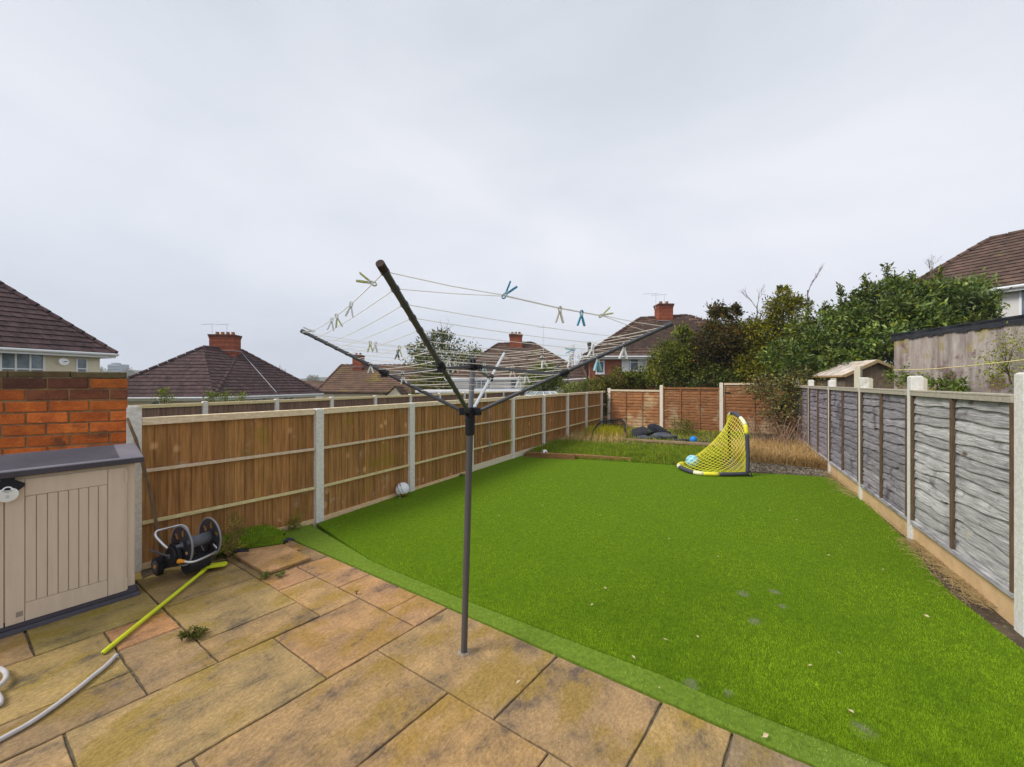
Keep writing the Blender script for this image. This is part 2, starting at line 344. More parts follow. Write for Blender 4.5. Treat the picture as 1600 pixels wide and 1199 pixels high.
# patio, in its own slab grid
O = G(589, 1014.5); AV = Vector((.835,-.55,0)); BV = Vector((.64,.768,0))
def ab(a, b, z=0): return O+AV*a+BV*b+Vector((0,0,z))
SL = [(-1.85,-1.09,.355,.69),(-1.09,-.375,.355,.69),(-.375,0,.345,.69),(0,1.08,0,.69),(1.08,1.81,0,.69),(1.81,2.195,0,.69),(2.195,3.0,0,.69),(3.0,3.75,0,.69),
 (-.745,0,-.365,.345),(-1.475,-.745,0,.35),(-1.85,-1.475,0,.35),(-1.125,-.75,-.71,0),(-1.93,-1.125,-.71,0),(-2.72,-1.93,-.71,0),(-3.5,-2.72,-.71,0),
 (-1.87,-1.48,-1.08,-.71),(-1.48,-.75,-1.08,-.71),(-3.0,-1.87,-1.43,-.71),(-3.0,-1.87,-2.15,-1.43),(-1.87,-1.115,-1.8,-1.08),(-1.115,-.75,-1.8,-1.08),
 (-.75,0,-1.43,-.365),(-.75,0,-2.15,-1.43),(0,.72,-1.08,0),(0,.72,-1.8,-1.08),(.72,1.45,-.72,0),(1.45,2.2,-.72,0),(2.2,2.95,-.72,0),(.72,1.8,-1.45,-.72),(1.8,2.9,-1.45,-.72),
 (-2.72,-1.85,0,.69),(-1.87,-.75,-2.6,-1.8),(0,1.1,-2.5,-1.8),(-.75,0,-2.85,-2.15),(-3.0,-1.87,-2.85,-2.15)]
def slab_mesh(mb, a0, a1, b0, b1, top, th, t, g=.0058):
    """a riven slab: slightly crooked edges and chamfered rim"""
    n = 7; ring = []
    j = lambda: random.uniform(-.0035, .0035)
    a0 += g; a1 -= g; b0 += g; b1 -= g
    for i in range(n): ring.append((a0+(a1-a0)*i/n, b0+j()))
    for i in range(n): ring.append((a1+j(), b0+(b1-b0)*i/n))
    for i in range(n): ring.append((a1-(a1-a0)*i/n, b1+j()))
    for i in range(n): ring.append((a0+j(), b1-(b1-b0)*i/n))
    ca, cb = (a0+a1)/2, (b0+b1)/2; N = len(ring); k = len(mb.v)
    T = top if callable(top) else (lambda a, b: top)
    for a, b in ring: mb.v.append(tuple(ab(a, b, T(a,b)-th)))
    for a, b in ring: mb.v.append(tuple(ab(a, b, T(a,b)-.006)))
    for a, b in ring:
        s1 = 1-.008/max(abs(a1-a0), .1); s2 = 1-.008/max(abs(b1-b0), .1)
        aa = ca+(a-ca)*s1; bb = cb+(b-cb)*s2; mb.v.append(tuple(ab(aa, bb, T(a,b))))
    for i in range(N):
        q = (i+1) % N; mb.face((k+i, k+q, k+N+q, k+N+i), (t[0]*.8, t[1]*.8, t[2]*.8)); mb.face((k+N+i, k+N+q, k+2*N+q, k+2*N+i), t)
    mb.face([k+2*N+i for i in range(N)], t)
def patio():
    mb = MB()
    tones = {3:(1.0,.98,.95), 1:(1.15,1.0,1.0), 9:(1.12,1.05,.98), 2:(1.15,1.02,1.05), 10:(1.25,1.05,1.1), 0:(1.22,1.05,1.08), 8:(1.08,.97,.95), 6:(.78,.84,1.0), 15:(1.22,.95,.9), 17:(.9,1.0,.75), 14:(.9,1.,.75), 16:(.85,.85,.9),
             12:(.95,.98,.88), 13:(.95,.97,.85), 23:(.98,.94,.92), 25:(1.08,1.,.9), 21:(.98,1.,.92), 19:(.98,1.02,.85), 20:(.82,.82,.86), 5:(1.05,1.05,.92), 4:(.95,.93,.95)}
    for i, (a0, a1, b0, b1) in enumerate(SL):
        t = tones.get(i, rt(.88,1.08)); slab_mesh(mb, a0, a1, b0, b1, random.uniform(-.003,.002), .04, t)
    kind(mb.build('patio', m_slab, base=(0,0,0)))
    b = MB(); q = [ab(-3.6,-3), ab(4,-3), ab(4,.67), ab(-2.75,.67), ab(-3.6,0)]
    b.prism([Vector((p.x,p.y,-.055)) for p in q], (0,0,.04)); kind(b.build('patio_bed', m_mortar))
patio()
# the two slabs lying loose by the turf
mb = MB(); slab_mesh(mb, -2.66,-1.87,.06,.52, lambda a, b: .036+.010*(b-.06)-.006*(a+2.2), .030, (1.28,1.12,1.14))
tag(mb.build('paving_slab', m_slab, base=ab(-2.2,.3)), 'loose pinkish sandstone slab lying raised on the patio corner by the turf roll', 'paving slab')
mb = MB(); slab_mesh(mb, -2.86,-2.25,.16,.60, lambda a, b: .018+.002*a, .03, (1.2,1.0,1.0))
tag(mb.build('paving_slab', m_slab, base=ab(-2.5,.3)), 'sandstone slab mostly hidden under the raised loose slab', 'paving slab')

# lawn
FD = Vector((.526,.851,0)); FE = Vector((.851,-.526,0))
LP = [Vector((-2.74,5.38,0))]+[G(*q) for q in ((584,880),(739,944),(900,1006),(1030,1055),(1153,1108),(1361,1189))]+[Vector((2.9,1.36,0)), Vector((3.2,1.45,0)),
      Vector((3.83,2.95,0)), Vector((4.12,3.6,0)), Vector((4.36,4.0,0)), Vector((4.60,4.3,0)), Vector((4.90,4.74,0)), Vector((5.9,6.45,0)), G(1298,747), G(1235,743), G(1172,740), G(1090,730), G(1000,724), G(900,718), G(850,716), Vector((.1,10.35,0))]
def lawn():
    mb = MB(); mb.prism([Vector((p.x, p.y, -.03)) for p in LP], (0,0,.045)); 
    m = m_turf.copy(); m.name = 'worn_artificial_turf'; nt = m.node_tree; N = nt.nodes.new; L = nt.links.new
    b = nt.nodes['Principled BSDF']; src = b.inputs['Base Color'].links[0].from_socket
    tc = N('ShaderNodeTexCoord'); cur = src
    for px, py, r in WORN:
        g = G(px, py, .015); mp = N('ShaderNodeVectorMath'); mp.operation = 'SUBTRACT'; mp.inputs[1].default_value = g; L(tc.outputs['Object'], mp.inputs[0])
        ns = N('ShaderNodeTexNoise'); ns.inputs['Scale'].default_value = 18; L(tc.outputs['Object'], ns.inputs['Vector'])
        ad = N('ShaderNodeVectorMath'); ad.operation = 'MULTIPLY_ADD'; ad.inputs[1].default_value = (.05,.05,.0); L(ns.outputs['Color'], ad.inputs[0]); L(mp.outputs[0], ad.inputs[2])
        le = N('ShaderNodeVectorMath'); le.operation = 'LENGTH'; L(ad.outputs[0], le.inputs[0])
        mr = N('ShaderNodeMapRange'); mr.inputs[1].default_value = r; mr.inputs[2].default_value = r*.5; L(le.outputs['Value'], mr.inputs[0])
        mx = N('ShaderNodeMix'); mx.data_type = 'RGBA'; L(mr.outputs[0], mx.inputs[0]); L(cur, mx.inputs[6]); mx.inputs[7].default_value = (.20,.21,.12,1); cur = mx.outputs[2]
    L(cur, b.inputs['Base Color'])
    kind(mb.build('lawn', m))
WORN = [(1350,1137,.075),(1162,925,.06),(1212,923,.055),(1180,968,.06),(1083,1064,.06),(1140,1078,.04),(1225,945,.04)]
lawn()
def turf_blades():
    xs = []; n = 520000
    y = 1/np.sqrt(rng.uniform(1/11.0**2, 1/1.25**2, n*2)); u = rng.uniform(-.65, 1.45, n*2); x = u*y
    # density falls with distance; sample by picture area
    k = in_poly(x, y, [(p.x, p.y) for p in LP]); x = x[k]; y = y[k]
    keep = np.ones(len(x), bool)
    for px, py, r in WORN:
        g = G(px, py); d = np.hypot(x-g.x, y-g.y); keep &= (d > r*(.75+.4*rng.random(len(x)))) | (rng.random(len(x)) < .30)
    x = x[keep]; y = y[keep]
    n = len(x); w = .0016+.00055*y
    # soft patches where the pile lies differently
    ph = np.sin(x*1.7+1.3*np.sin(y*1.1))*np.sin(y*1.3+.7*np.sin(x*2.3))
    pts = np.stack([x, y, np.full(n,.013)], 1)
    cols = [(1.0,1.0,1.0),(1.3,1.2,1.4),(.72,.76,.8),(1.1,1.1,2.0),(.5,.58,.6)]
    o = blades('turf_pile', pts, .019, w, cols, m_blade, lean=.9, hv=.35, seg=1)
    kind(o, 'stuff'); tag(o, 'short bright green pile of the artificial lawn', 'artificial grass')
    print('turf blades', n)
turf_blades()
# strip of lighter turf along the patio edge
def strip():
    inner = [G(442,814)+Vector((.02,-.02,0)), Vector((-2.78,5.34,0))]+LP[1:7]+[Vector((2.9,1.36,0))]
    outer = [ab(a, .695) for a in (-3.05,-2.7,-2.3,-1.48,-.6,.3,1.1,1.9,2.7,3.6)]
    outer[0] = G(416,827); 
    poly = [Vector((p.x,p.y,-.025)) for p in outer]+[Vector((p.x,p.y,-.025)) for p in inner[::-1]]
    mb = MB(); mb.prism(poly, (0,0,.032), (1.5,1.3,5)); kind(mb.build('turf_edging', m_turf))
    n = 260000; y = 1/np.sqrt(rng.uniform(1/6.0**2, 1/1.0**2, n)); x = rng.uniform(-.75,1.9,n)*y
    k = in_poly(x, y, [(p.x,p.y) for p in poly]); x = x[k]; y = y[k]; w = .0018+.0005*y
    o = blades('turf_edging_pile', np.stack([x, y, np.full(len(x),.005)],1)+rng.normal(size=(len(x),3))*np.array([.007,.007,0]), .019, w, [(1.05,1.05,6),(.9,.95,5.0),(1.5,1.35,13),(.6,.62,3)], m_blade, lean=.95, seg=1)
    kind(o, 'stuff'); tag(o, 'flattened paler turf edging beside the paving', 'artificial grass')
strip()
# rear bed
BC = [Vector((0.0,10.38,0)), Vector((7.0,7.95,0)), Vector((9.75,13.0,0)), Vector((3.6,16.7,0))]
def bed_pt(u, v): 
    p = BC[0]*(1-u)*(1-v)+BC[1]*u*(1-v)+BC[2]*u*v+BC[3]*(1-u)*v
    z = -.03+.10*min(1, v/.1)+.07*v + (.03*math.sin(7*u+3)*math.sin(9*v))
    z = z*(1-.75*max(0, 1-abs(u-.98)/.12)*max(0, 1-v/.5)) if v < .5 else z
    return Vector((p.x, p.y, z))
def rear_bed():
    mb = MB(); nu, nv = 70, 60
    for j in range(nv+1):
        for i in range(nu+1):
            p = bed_pt(i/nu, j/nv); p.z += random.uniform(-.012,.012)*(1 if j else 0); mb.v.append(tuple(p))
    for j in range(nv):
        for i in range(nu): a = j*(nu+1)+i; mb.face((a, a+1, a+nu+2, a+nu+1), rt(.8,1.2))
    kind(mb.build('soil_bed', m_soil, smooth=True))
    def scatter(n, ulo, uhi, vlo, vhi, pw=1.0):
        return np.array([tuple(bed_pt(ulo+(uhi-ulo)*random.random(), vlo+(vhi-vlo)*random.random()**pw)) for _ in range(n)])
    o = blades('long_grass', scatter(24000, .03,.68,.015,.33), .11, .011, [(.9,1.05,.6),(1.15,1.15,.6),(.7,.8,.7),(1.7,1.2,1.2)], m_grass, lean=.8)
    kind(o,'stuff'); tag(o, 'long green grass growing behind the lawn edge', 'grass')
    o = blades('rough_grass', scatter(11000, .0,.8,.34,.98), .085, .012, [(1.9,1.25,1.8),(1.3,1.2,1.0),(2.2,1.5,2.2),(.8,.8,.7)], m_grass, lean=.8)
    kind(o,'stuff'); tag(o, 'patchy yellowing grass in front of the rear fence', 'grass')
    o = blades('yellow_grass', np.array([tuple(Vector((random.gauss(3.25,.32), random.gauss(13.35,.3), .08))) for _ in range(2600)]), .38, .013, [(3.0,1.7,.8),(2.4,1.5,.8),(1.5,1.2,.8)], m_grass, lean=.6)
    kind(o,'stuff'); tag(o, 'tall yellow grass growing through the small black net', 'grass')
    o = blades('dead_grass', scatter(11000, .72,.97,.10,.55,1.3), .30, .008, [(1,1,1),(1.35,1.3,1.3),(.7,.68,.65),(1.0,.8,.6)], m_dry, lean=1.5)
    kind(o,'stuff'); tag(o, 'straw coloured dead grass heaped below the bush', 'grass')
    o = blades('dead_grass_fringe', scatter(1700, .0,.3,.3,.7), .24, .010, [(1,1,1),(1.2,1.15,1.0)], m_dry, lean=.9)
    kind(o,'stuff'); tag(o, 'dry stalks along the foot of the panelled fence', 'grass')
    # chips of gravel at the right
    mb = MB()
    for _ in range(1500):
        p = bed_pt(.70+.29*random.random(), .015+.14*random.random()); r = random.uniform(.008,.028); t = rt(.6,1.4)
        a = random.random()*6
        q = [p+Vector((math.cos(a+k*PI/2)*r*random.uniform(.7,1.2), math.sin(a+k*PI/2)*r*random.uniform(.7,1.2), 0)) for k in range(4)]
        k = len(mb.v); mb.v += [tuple(x) for x in q]+[tuple(p+Vector((0,0,r*.8)))]
        for i in range(4): mb.face((k+i, k+(i+1)%4, k+4), t)
    o = mb.build('gravel', m_stonechip); kind(o,'stuff'); tag(o, 'grey gravel scattered on soil at the lawn corner', 'gravel')
rear_bed()

# ============================================================ FENCES
def feather_panel(A, B, z0, z1, nrm, parent, rails=(.5,1.05,1.57), topcap=True, mat=None, w=.105, tv=(.8,1.2), railmat=None):
    A = Vector(A); B = Vector(B); d = (B-A); L = d.length; d.normalize(); n = Vector(nrm)
    mb = MB(); nb = max(3, int(round(L/w))); w = L/nb
    for i in range(nb):
        t = rt(*tv); p0 = A+d*(i*w); p1 = A+d*min((i+1)*w+.012, L)
        f0 = n*.0; f1 = n*.012; th = n*-.010
        zb = z0+random.uniform(-.004,.004); zt = z1
        mb.hexa([p0+f1+th+Vector((0,0,zb)), p0+f1+Vector((0,0,zb)), p1+f0+Vector((0,0,zb)), p1+f0+th+Vector((0,0,zb)),
                 p0+f1+th+Vector((0,0,zt)), p0+f1+Vector((0,0,zt)), p1+f0+Vector((0,0,zt)), p1+f0+th+Vector((0,0,zt))], t)
    pn = mb.build('fence_panel', mat or m_feather, parent)
    for z in rails:
        r = MB(); q = n*.036
        top = topcap and z == rails[-1]
        r.beam(A+q+Vector((0,0,z)), B+q+Vector((0,0,z)), .04, .034 if not top else .062, t=rt(.9,1.1) if z != rails[0] else (.95,1.0,.75))
        if top: r.beam(A+n*.012+Vector((0,0,z+.040)), B+n*.012+Vector((0,0,z+.040)), .085, .016, t=(1.2,1.2,1.15))
        r.build('rail', railmat or m_rail, pn, bevel=.003)
    return pn
def post(p, h, w, ax, parent, mat=None, z0=-.1, t=(1,1,1)):
    mb = MB(); d = Vector(ax); n = Vector((d.y,-d.x,0)); p = Vector(p)
    def sq(z, k): return [p-d*k-n*k+Vector((0,0,z)), p+d*k-n*k+Vector((0,0,z)), p+d*k+n*k+Vector((0,0,z)), p-d*k+n*k+Vector((0,0,z))]
    a = sq(z0, w/2); b = sq(h-.015, w/2); c = sq(h, w/2-.014)
    mb.hexa(a+b, t); mb.hexa([q+Vector((0,0,.0005)) for q in b]+c, t)
    return mb.build('post', mat or m_conc, parent, bevel=.004)
# near left fence
LPST = [Vector((-4.0,4.06,0))]+[Vector((-2.78+.927*k, 5.5+1.5*k, 0)) for k in range(8)]
fl = thing('fence', 'brown feather-edge board fence with concrete posts along the left of the lawn', 'fence', LPST[0])
def d2(a, b): v = (b-a); v.z = 0; return v.normalized()
for k, p in enumerate(LPST):
    post(p, 1.745 if k == 0 else (1.62 if k < 3 else 1.60), .115, d2(LPST[0], LPST[1]) if k == 0 else FD, fl)
for k in range(len(LPST)-1):
    A, B = LPST[k], LPST[k+1]; d = d2(A, B); n = Vector((d.y,-d.x,0))
    a = A+d*.06; b = B-d*.06
    feather_panel(a, b, .04 if k < 3 else .12, 1.545, n, fl, tv=(.78,1.2))
    g = MB(); hh = .06 if k < 3 else .14
    g.beam(a+n*.015+Vector((0,0,hh/2-.04)), b+n*.015+Vector((0,0,hh/2-.04)), .05, hh+.08, t=(1,.9,.75)); g.build('gravel_board', m_conc if k > 2 else m_rail, fl)
e = LPST[-1]; feather_panel(e+FD*.06, e+FD*.62, .1, 1.545, FE, fl)
# neighbour's fence beyond
f2 = thing('fence', 'weathered grey-brown board fence with concrete posts one garden further left', 'fence', (-8.8,8.4,0))
prev = None
for k in range(-2, 11):
    p = Vector((-7.92+.927*k, 9.9+1.5*k, 0)); post(p, 1.50, .11, FD, f2)
    if prev is not None: feather_panel(prev+FD*.06, p-FD*.06, .1, 1.43, FE, f2, rails=(1.42,), mat=m_oldfence, tv=(.85,1.15), w=.12)
    prev = p
def lap_panel(A, B, z0, z1, nrm, parent, rows=11, wav=.02, mat=None, battens=(.5,), cap=m_cap, batmat=None, seed=0, tv=(.8,1.2), base=(1,1,1)):
    r_ = random.Random(seed); A = Vector(A); B = Vector(B); d = (B-A); L = d.length; d.normalize(); n = Vector(nrm); mb = MB(); ns = 26
    h = (z1-z0)/rows
    for i in range(rows):
        f1, f2_ = r_.uniform(2,5), r_.uniform(6,11); p1, p2 = r_.random()*6, r_.random()*6; am = wav*r_.uniform(.4,1.3)
        bl = L/2 if r_.random() < .9 else L
        t0 = tuple(np.array(base)*r_.uniform(*tv)); t1 = tuple(np.array(base)*r_.uniform(*tv)); k = len(mb.v)
        kn = [(r_.random()*L, r_.uniform(.4,1)) for _ in range(2)]
        for j in range(ns+1):
            x = L*j/ns
            wv = am*(math.sin(f1*x+p1)+.45*math.sin(f2_*x+p2)) + sum(am*1.0*q*math.exp(-((x-c)/.05)**2) for c, q in kn)
            zb = z0+i*h+wv-.01; zt = z0+(i+1)*h+.012
            if i == 0: zb = max(zb, z0-.005)
            bul = .004*math.sin(f2_*x*1.7+p1)
            q = A+d*x
            for nn, zz in ((.002,zb),(.038+bul,zb),(.032+bul,zb+(zt-zb)*.45),(.004,min(zt+.012, z1+.01))): mb.v.append(tuple(q+n*nn+Vector((0,0,zz))))
        for j in range(ns):
            a = k+j*4; b = a+4; t = t0 if j < ns/2 else t1
            mb.face((a, b, b+1, a+1), t); mb.face((a+1, b+1, b+2, a+2), t); mb.face((a+2, b+2, b+3, a+3), t)
    mb.poly([A+Vector((0,0,z0)), A+Vector((0,0,z1)), B+Vector((0,0,z1)), B+Vector((0,0,z0))], (.6,.6,.6))
    pn = mb.build('fence_panel', mat or m_greyfence, parent)
    for s in battens:
        b_ = MB(); q = A+d*L*s+n*.054; b_.beam(q+Vector((0,0,z0+.02)), q+Vector((0,0,z1-.01)), .042, .022, up=tuple(n)); b_.build('batten', batmat or m_batten, pn, bevel=.002)
    for s in (.0, 1.0):
        b_ = MB(); q = A+d*(L*s+(.018 if s == 0 else -.018))+n*.054; b_.beam(q+Vector((0,0,z0+.02)), q+Vector((0,0,z1-.01)), .034, .022, up=tuple(n)); b_.build('batten', batmat or m_batten, pn)
    c = MB(); c.beam(A+n*.056+Vector((0,0,z1-.005)), B+n*.056+Vector((0,0,z1-.005)), .03, .05); c.beam(A+n*.022+Vector((0,0,z1+.03)), B+n*.022+Vector((0,0,z1+.03)), .105, .018, t=(1.1,1.1,1.1)); c.build('rail', cap, pn, bevel=.002)
    c = MB(); c.beam(A+n*.056+Vector((0,0,z0+.02)), B+n*.056+Vector((0,0,z0+.02)), .025, .042, t=(.85,.85,.88)); c.build('rail', mat or m_greyfence, pn)
    return pn
# right fence
RD = Vector((.54,1.0,0)).normalized(); RN = Vector((-RD.y, RD.x, 0))
RP = [Vector((5.03+.54*a, 4.79+a, 0)) for a in (-1.765, 0, 1.70, 3.55, 5.45, 7.35)]
fr = thing('fence', 'grey waney-lap fence with tall concrete posts along the right of the lawn', 'fence', RP[1])
rz = [0, 0, 0, .02, .08, .15]
for k, p in enumerate(RP):
    post(p, 2.075 if k < 3 else 2.03+rz[k]*.3, .115, RD, fr)
for k in range(len(RP)-1):
    A = RP[k]+RD*.06; B = RP[k+1]-RD*.06; gz = .25+rz[k]*.5
    lap_panel(A, B, gz, 1.86, RN, fr, rows=14, wav=.024 if k < 1 else .016, seed=k*3+2, base=[(.95,.95,.95),(.60,.57,.62),(.52,.49,.55),(.55,.50,.56),(.50,.45,.48)][k])
    g = MB(); g.beam(A+RN*.01+Vector((0,0,gz/2-.04)), B+RN*.01+Vector((0,0,gz/2-.04)), .05, gz+.08); g.build('gravel_board', m_gravelboard, fr, bevel=.003)
# back fence
BD = Vector((.851,-.526,0)); BN = Vector((-.526,-.851,0)); BP = [Vector((4.13,16.3,0))+BD*s for s in (0, 2.1, 4.18)]
fb = thing('fence', 'reddish brown lap panel fence across the far end of the garden', 'fence', BP[0])
bh = [1.74, 1.87, 1.97]
for p, h in zip(BP, bh): post(p, h, .12, BD, fb, t=(1.0,.95,.85))
lap_panel(BP[0]+BD*.06, BP[1]-BD*.06, .12, 1.64, BN, fb, rows=12, wav=.006, mat=m_brownfence, battens=(.33,.66), batmat=m_brownfence, cap=m_rail, seed=31, tv=(1.1,1.6))['label'] = 'paler weathered panel at the left end'
lap_panel(BP[1]+BD*.06, BP[2]-BD*.06, .15, 1.75, BN, fb, rows=16, wav=.005, mat=m_brownfence, battens=(.33,.66), batmat=m_brownfence, cap=m_brownfence, seed=37, tv=(.85,1.1))
gA, gB = BP[2]+BD*.09, BP[2]+BD*2.3
gt = thing('garden_gate', 'reddish brown lap board gate at the right of the rear fence beside the bush', 'gate', gA)
pp = lap_panel(gA, gB, .2, 1.92, BN, gt, rows=15, wav=.005, mat=m_brownfence, battens=(.42,.8), batmat=m_brownfence, cap=m_rail, seed=41, tv=(.9,1.1))
h = MB(); h.beam(gA+BN*.065+BD*.03+Vector((0,0,1.62)), gA+BN*.065+BD*.2+Vector((0,0,1.62)), .012, .03); h.build('latch', m_black, gt)

# ============================================================ BRICK WALL AND STORAGE BOX
def brick_wall():
    r = thing('brick_wall', 'orange-red brick wall with a dark mossy coping behind the storage box', 'brick wall', (-4.0,4.0,0))
    E = Vector((-4.005,4.0,0)); d = Vector((-.894,-.447,0)); n = Vector((.447,-.894,0)); back = Vector((-.115,.115,0))
    L = 2.6; ch = .1115; top = 2.04
    core = MB(); a = E-n*.006+d*.004; b = E+d*L-n*.006
    core.hexa([a+Vector((0,0,-.1)), a+back+Vector((0,0,-.1)), b-n*.16+Vector((0,0,-.1)), b+Vector((0,0,-.1)), a+Vector((0,0,top)), a+back+Vector((0,0,top)), b-n*.16+Vector((0,0,top)), b+Vector((0,0,top))])
    core.build('mortar', m_brickjoint, r)
    mb = MB(); row = 0; z = top-.008
    while z > .02:
        z1 = z; z0 = z-ch+.016; x = 0 if row % 2 == 0 else -.16
        x0 = 0.0; wdt = .145 if row % 2 else .295
        while x0 < L:
            x1 = min(x0+wdt-.014, L); j = random.uniform(-.003,.003)
            if row == 0: t = random.choice([(.28,.42,1.2),(.22,.38,1.1),(.3,.5,1.2),(.95,.9,.9)]) if x0 > .2 else (.8,.85,.9)
            elif row == 1: t = random.choice([(.4,.55,1.3),(.75,.75,.9),(.3,.45,1.1)])
            else: t = rt(.8,1.2)
            p0 = E+d*x0+n*(.004+j); p1 = E+d*x1+n*(.004+j); q = -n*.012
            dz = random.uniform(-.003,.003)
            mb.hexa([p1+Vector((0,0,z0+dz)), p0+Vector((0,0,z0+dz)), p0+q+Vector((0,0,z0+dz)), p1+q+Vector((0,0,z0+dz)), p1+Vector((0,0,z1+dz)), p0+Vector((0,0,z1+dz)), p0+q+Vector((0,0,z1+dz)), p1+q+Vector((0,0,z1+dz))], t)
            x0 += wdt; wdt = .295+random.uniform(-.008,.008)
        z -= ch; row += 1
    mb.build('bricks', m_brick, r, bevel=.006)
    c = MB(); m_cop = mk('mossy_coping', (.16,.12,.06), (.10,.065,.035), scale=6, rough=.95, bump=.5, c3=(.13,.13,.04), t3=.5, s3=5)
    x0 = 0
    while x0 < L:
        x1 = min(x0+.42, L); a = E+d*(x0+.003)+n*.010; b = E+d*(x1-.003)+n*.010; bb = back if x0 == 0 else -n*.17
        dz = random.uniform(-.003,.003)
        c.hexa([b+Vector((0,0,top+dz)), a+Vector((0,0,top+dz)), a+bb+Vector((0,0,top+dz)), b-n*.17+Vector((0,0,top+dz)), b+Vector((0,0,top+.062+dz)), a+Vector((0,0,top+.062+dz)), a+bb+Vector((0,0,top+.062+dz)), b-n*.17+Vector((0,0,top+.062+dz))], rt(.8,1.1))
        x0 += .42
    c.build('coping', m_cop, r, bevel=.008)
brick_wall()
def storage_box():
    C0 = Vector((-3.50,3.60,0)); d = Vector((-.62,-.785,0)).normalized(); n = Vector((-d.y*-1, d.x*-1, 0)); n = Vector((.785,-.62,0)).normalized()
    bk = -n
    r = thing('storage_box', 'beige and charcoal plastic garden store standing against the brick wall', 'storage box', C0)
    D = .43; L = 1.55; H = 1.245
    Z = lambda p, z: Vector((p.x, p.y, z))
    # body
    b = MB(); a0 = C0+d*.02-n*.028; a1 = C0+d*(L-.02)-n*.028
    b.hexa([Z(a0,.06), Z(a0+bk*(D-.03),.06), Z(a1+bk*(D-.03),.06), Z(a1,.06), Z(a0,H), Z(a0+bk*(D-.03),H+.05), Z(a1+bk*(D-.03),H+.05), Z(a1,H)])
    body = b.build('body', m_storebeige, r, bevel=.012)
    # base plinth with a stepped foot
    b = MB(); q0 = C0-d*.012+n*.006; q1 = C0+d*(L+.01)+n*.006
    b.hexa([Z(q0,0.0), Z(q0+bk*(D+.01),0.0), Z(q1+bk*(D+.01),0.0), Z(q1,0.0), Z(q0-n*.008,.035), Z(q0+bk*(D),.035), Z(q1+bk*(D),.035), Z(q1-n*.008,.035)])
    q0 = C0+d*.010-n*.022; b.hexa([Z(q0,.035), Z(q0+bk*(D-.02),.035), Z(q0+d*(L-.03)+bk*(D-.02),.035), Z(q0+d*(L-.03),.035), Z(q0,.105), Z(q0+bk*(D-.02),.105), Z(q0+d*(L-.03)+bk*(D-.02),.105), Z(q0+d*(L-.03),.105)])
    b.t = [(.42,.42,.46)]*len(b.t); b.build('base', m_storegrey, r, bevel=.006)
    # doors: frame stiles plus raised planks, grooves are real gaps
    def door(s0, s1, grooves, name='door', lab=None):
        m = MB(); off = n*.004
        def pl(sa, sb, za, zb, o=.0):
            p = C0+d*sa-n*.028+n*o; q = C0+d*sb-n*.028+n*o
            m.hexa([Z(q,za), Z(p,za), Z(p-n*.01,za), Z(q-n*.01,za), Z(q,zb), Z(p,zb), Z(p-n*.01,zb), Z(q-n*.01,zb)], (1.0,1.0,1.0))
        zb0, zt0 = .075, H-.03
        if grooves:
            gs = [s0+.123+(s1-s0-.22)*i/8 for i in range(9)]
            pl(s0, gs[0]-.0022, zb0, zt0, .014); pl(gs[-1]+.0022, s1, zb0, zt0, .014)
            pl(gs[0]+.001, gs[-1]-.001, zb0, zb0+.145, .014); pl(gs[0]+.001, gs[-1]-.001, zt0-.135, zt0, .014)
            for i in range(8): pl(gs[i]+.0022, gs[i+1]-.0022, zb0+.149, zt0-.139, .0125)
        else: pl(s0, s1, zb0, zt0, .014)
        return m.build(name, m_storebeige, r, bevel=.002)
    dr = door(.076, .757, True)
    hb = MB()
    for z in (.14, H-.11):
        p = C0+d*.082-n*.009; hb.tube([Z(p,z-.05), Z(p,z+.05)], .011, 10)
    p = C0+d*.083-n*.012; hb.tube([Z(p,.08), Z(p,H-.04)], .006, 8)
    hb.build('hinge', m_storebeige, dr)
    sq = MB(); p = C0+d*.705-n*.0125; q = C0+d*.670-n*.0125; sq.hexa([Z(p,.125), Z(q,.125), Z(q+n*.0003,.125), Z(p+n*.0003,.125), Z(p,.165), Z(q,.165), Z(q+n*.0003,.165), Z(p+n*.0003,.165)], (.5,.5,.5)); sq.build('recess', m_storebeige, dr)
    door(.765, 1.45, False)
    # lid: sloping up to the back with ridged top, side lip and front lip
    b = MB(); f0 = C0-d*.035+n*.025; f1 = C0+d*(L+.03)+n*.025; zf, zb = 1.300, 1.385
    g0 = f0+bk*(D+.035); g1 = f1+bk*(D+.035)
    b.hexa([Z(f0,H+.002), Z(g0,H+.052), Z(g1,H+.052), Z(f1,H+.002), Z(f0,zf), Z(g0,zb), Z(g1,zb), Z(f1,zf)])
    lid = b.build('lid', m_storegrey, r, bevel=.012)
    lp = MB(); lp.beam(Z(f0+n*.004-d*.0, H+.026), Z(f1+n*.004, H+.026), .012, .046, t=(.38,.36,.38)); lp.build('front_lip', m_storegrey, lid, bevel=.004)
    rb = MB(); K = 26
    for i in range(K):                               # fine ribs running along the lid
        t = (i+.5)/K; 
        if t < .06 or t > .96: continue
        p = f0.lerp(g0, t)+d*.16; q = f1.lerp(g1, t)-d*.10; z = zf+(zb-zf)*t+.0015
        rb.beam(Z(p,z), Z(q,z), .0085, .004)
    rb.build('ribs', m_storegrey, lid)
    # hasp plate with padlock
    c = onwall(12, 757, C0-n*.01, C0+d-n*.01)
    hp = MB(); o_ = n*.012
    prof = [(-.035,.075),(.035,.075),(.035,.03),(.085,-.005),(.08,-.03),(.045,-.06),(-.045,-.06),(-.085,-.03),(-.085,-.005),(-.035,.03)]
    hp.prism([c-d*x+Vector((0,0,z))+n*.006 for x, z in prof], n*.022); hs = hp.build('hasp', m_black, r, bevel=.003)
    pk = thing('padlock', 'round chrome padlock hanging from the hasp of the storage box', 'padlock', c+n*.04+Vector((0,0,-.07)))
    q = c+n*.045+Vector((0,0,-.075)); disc = []
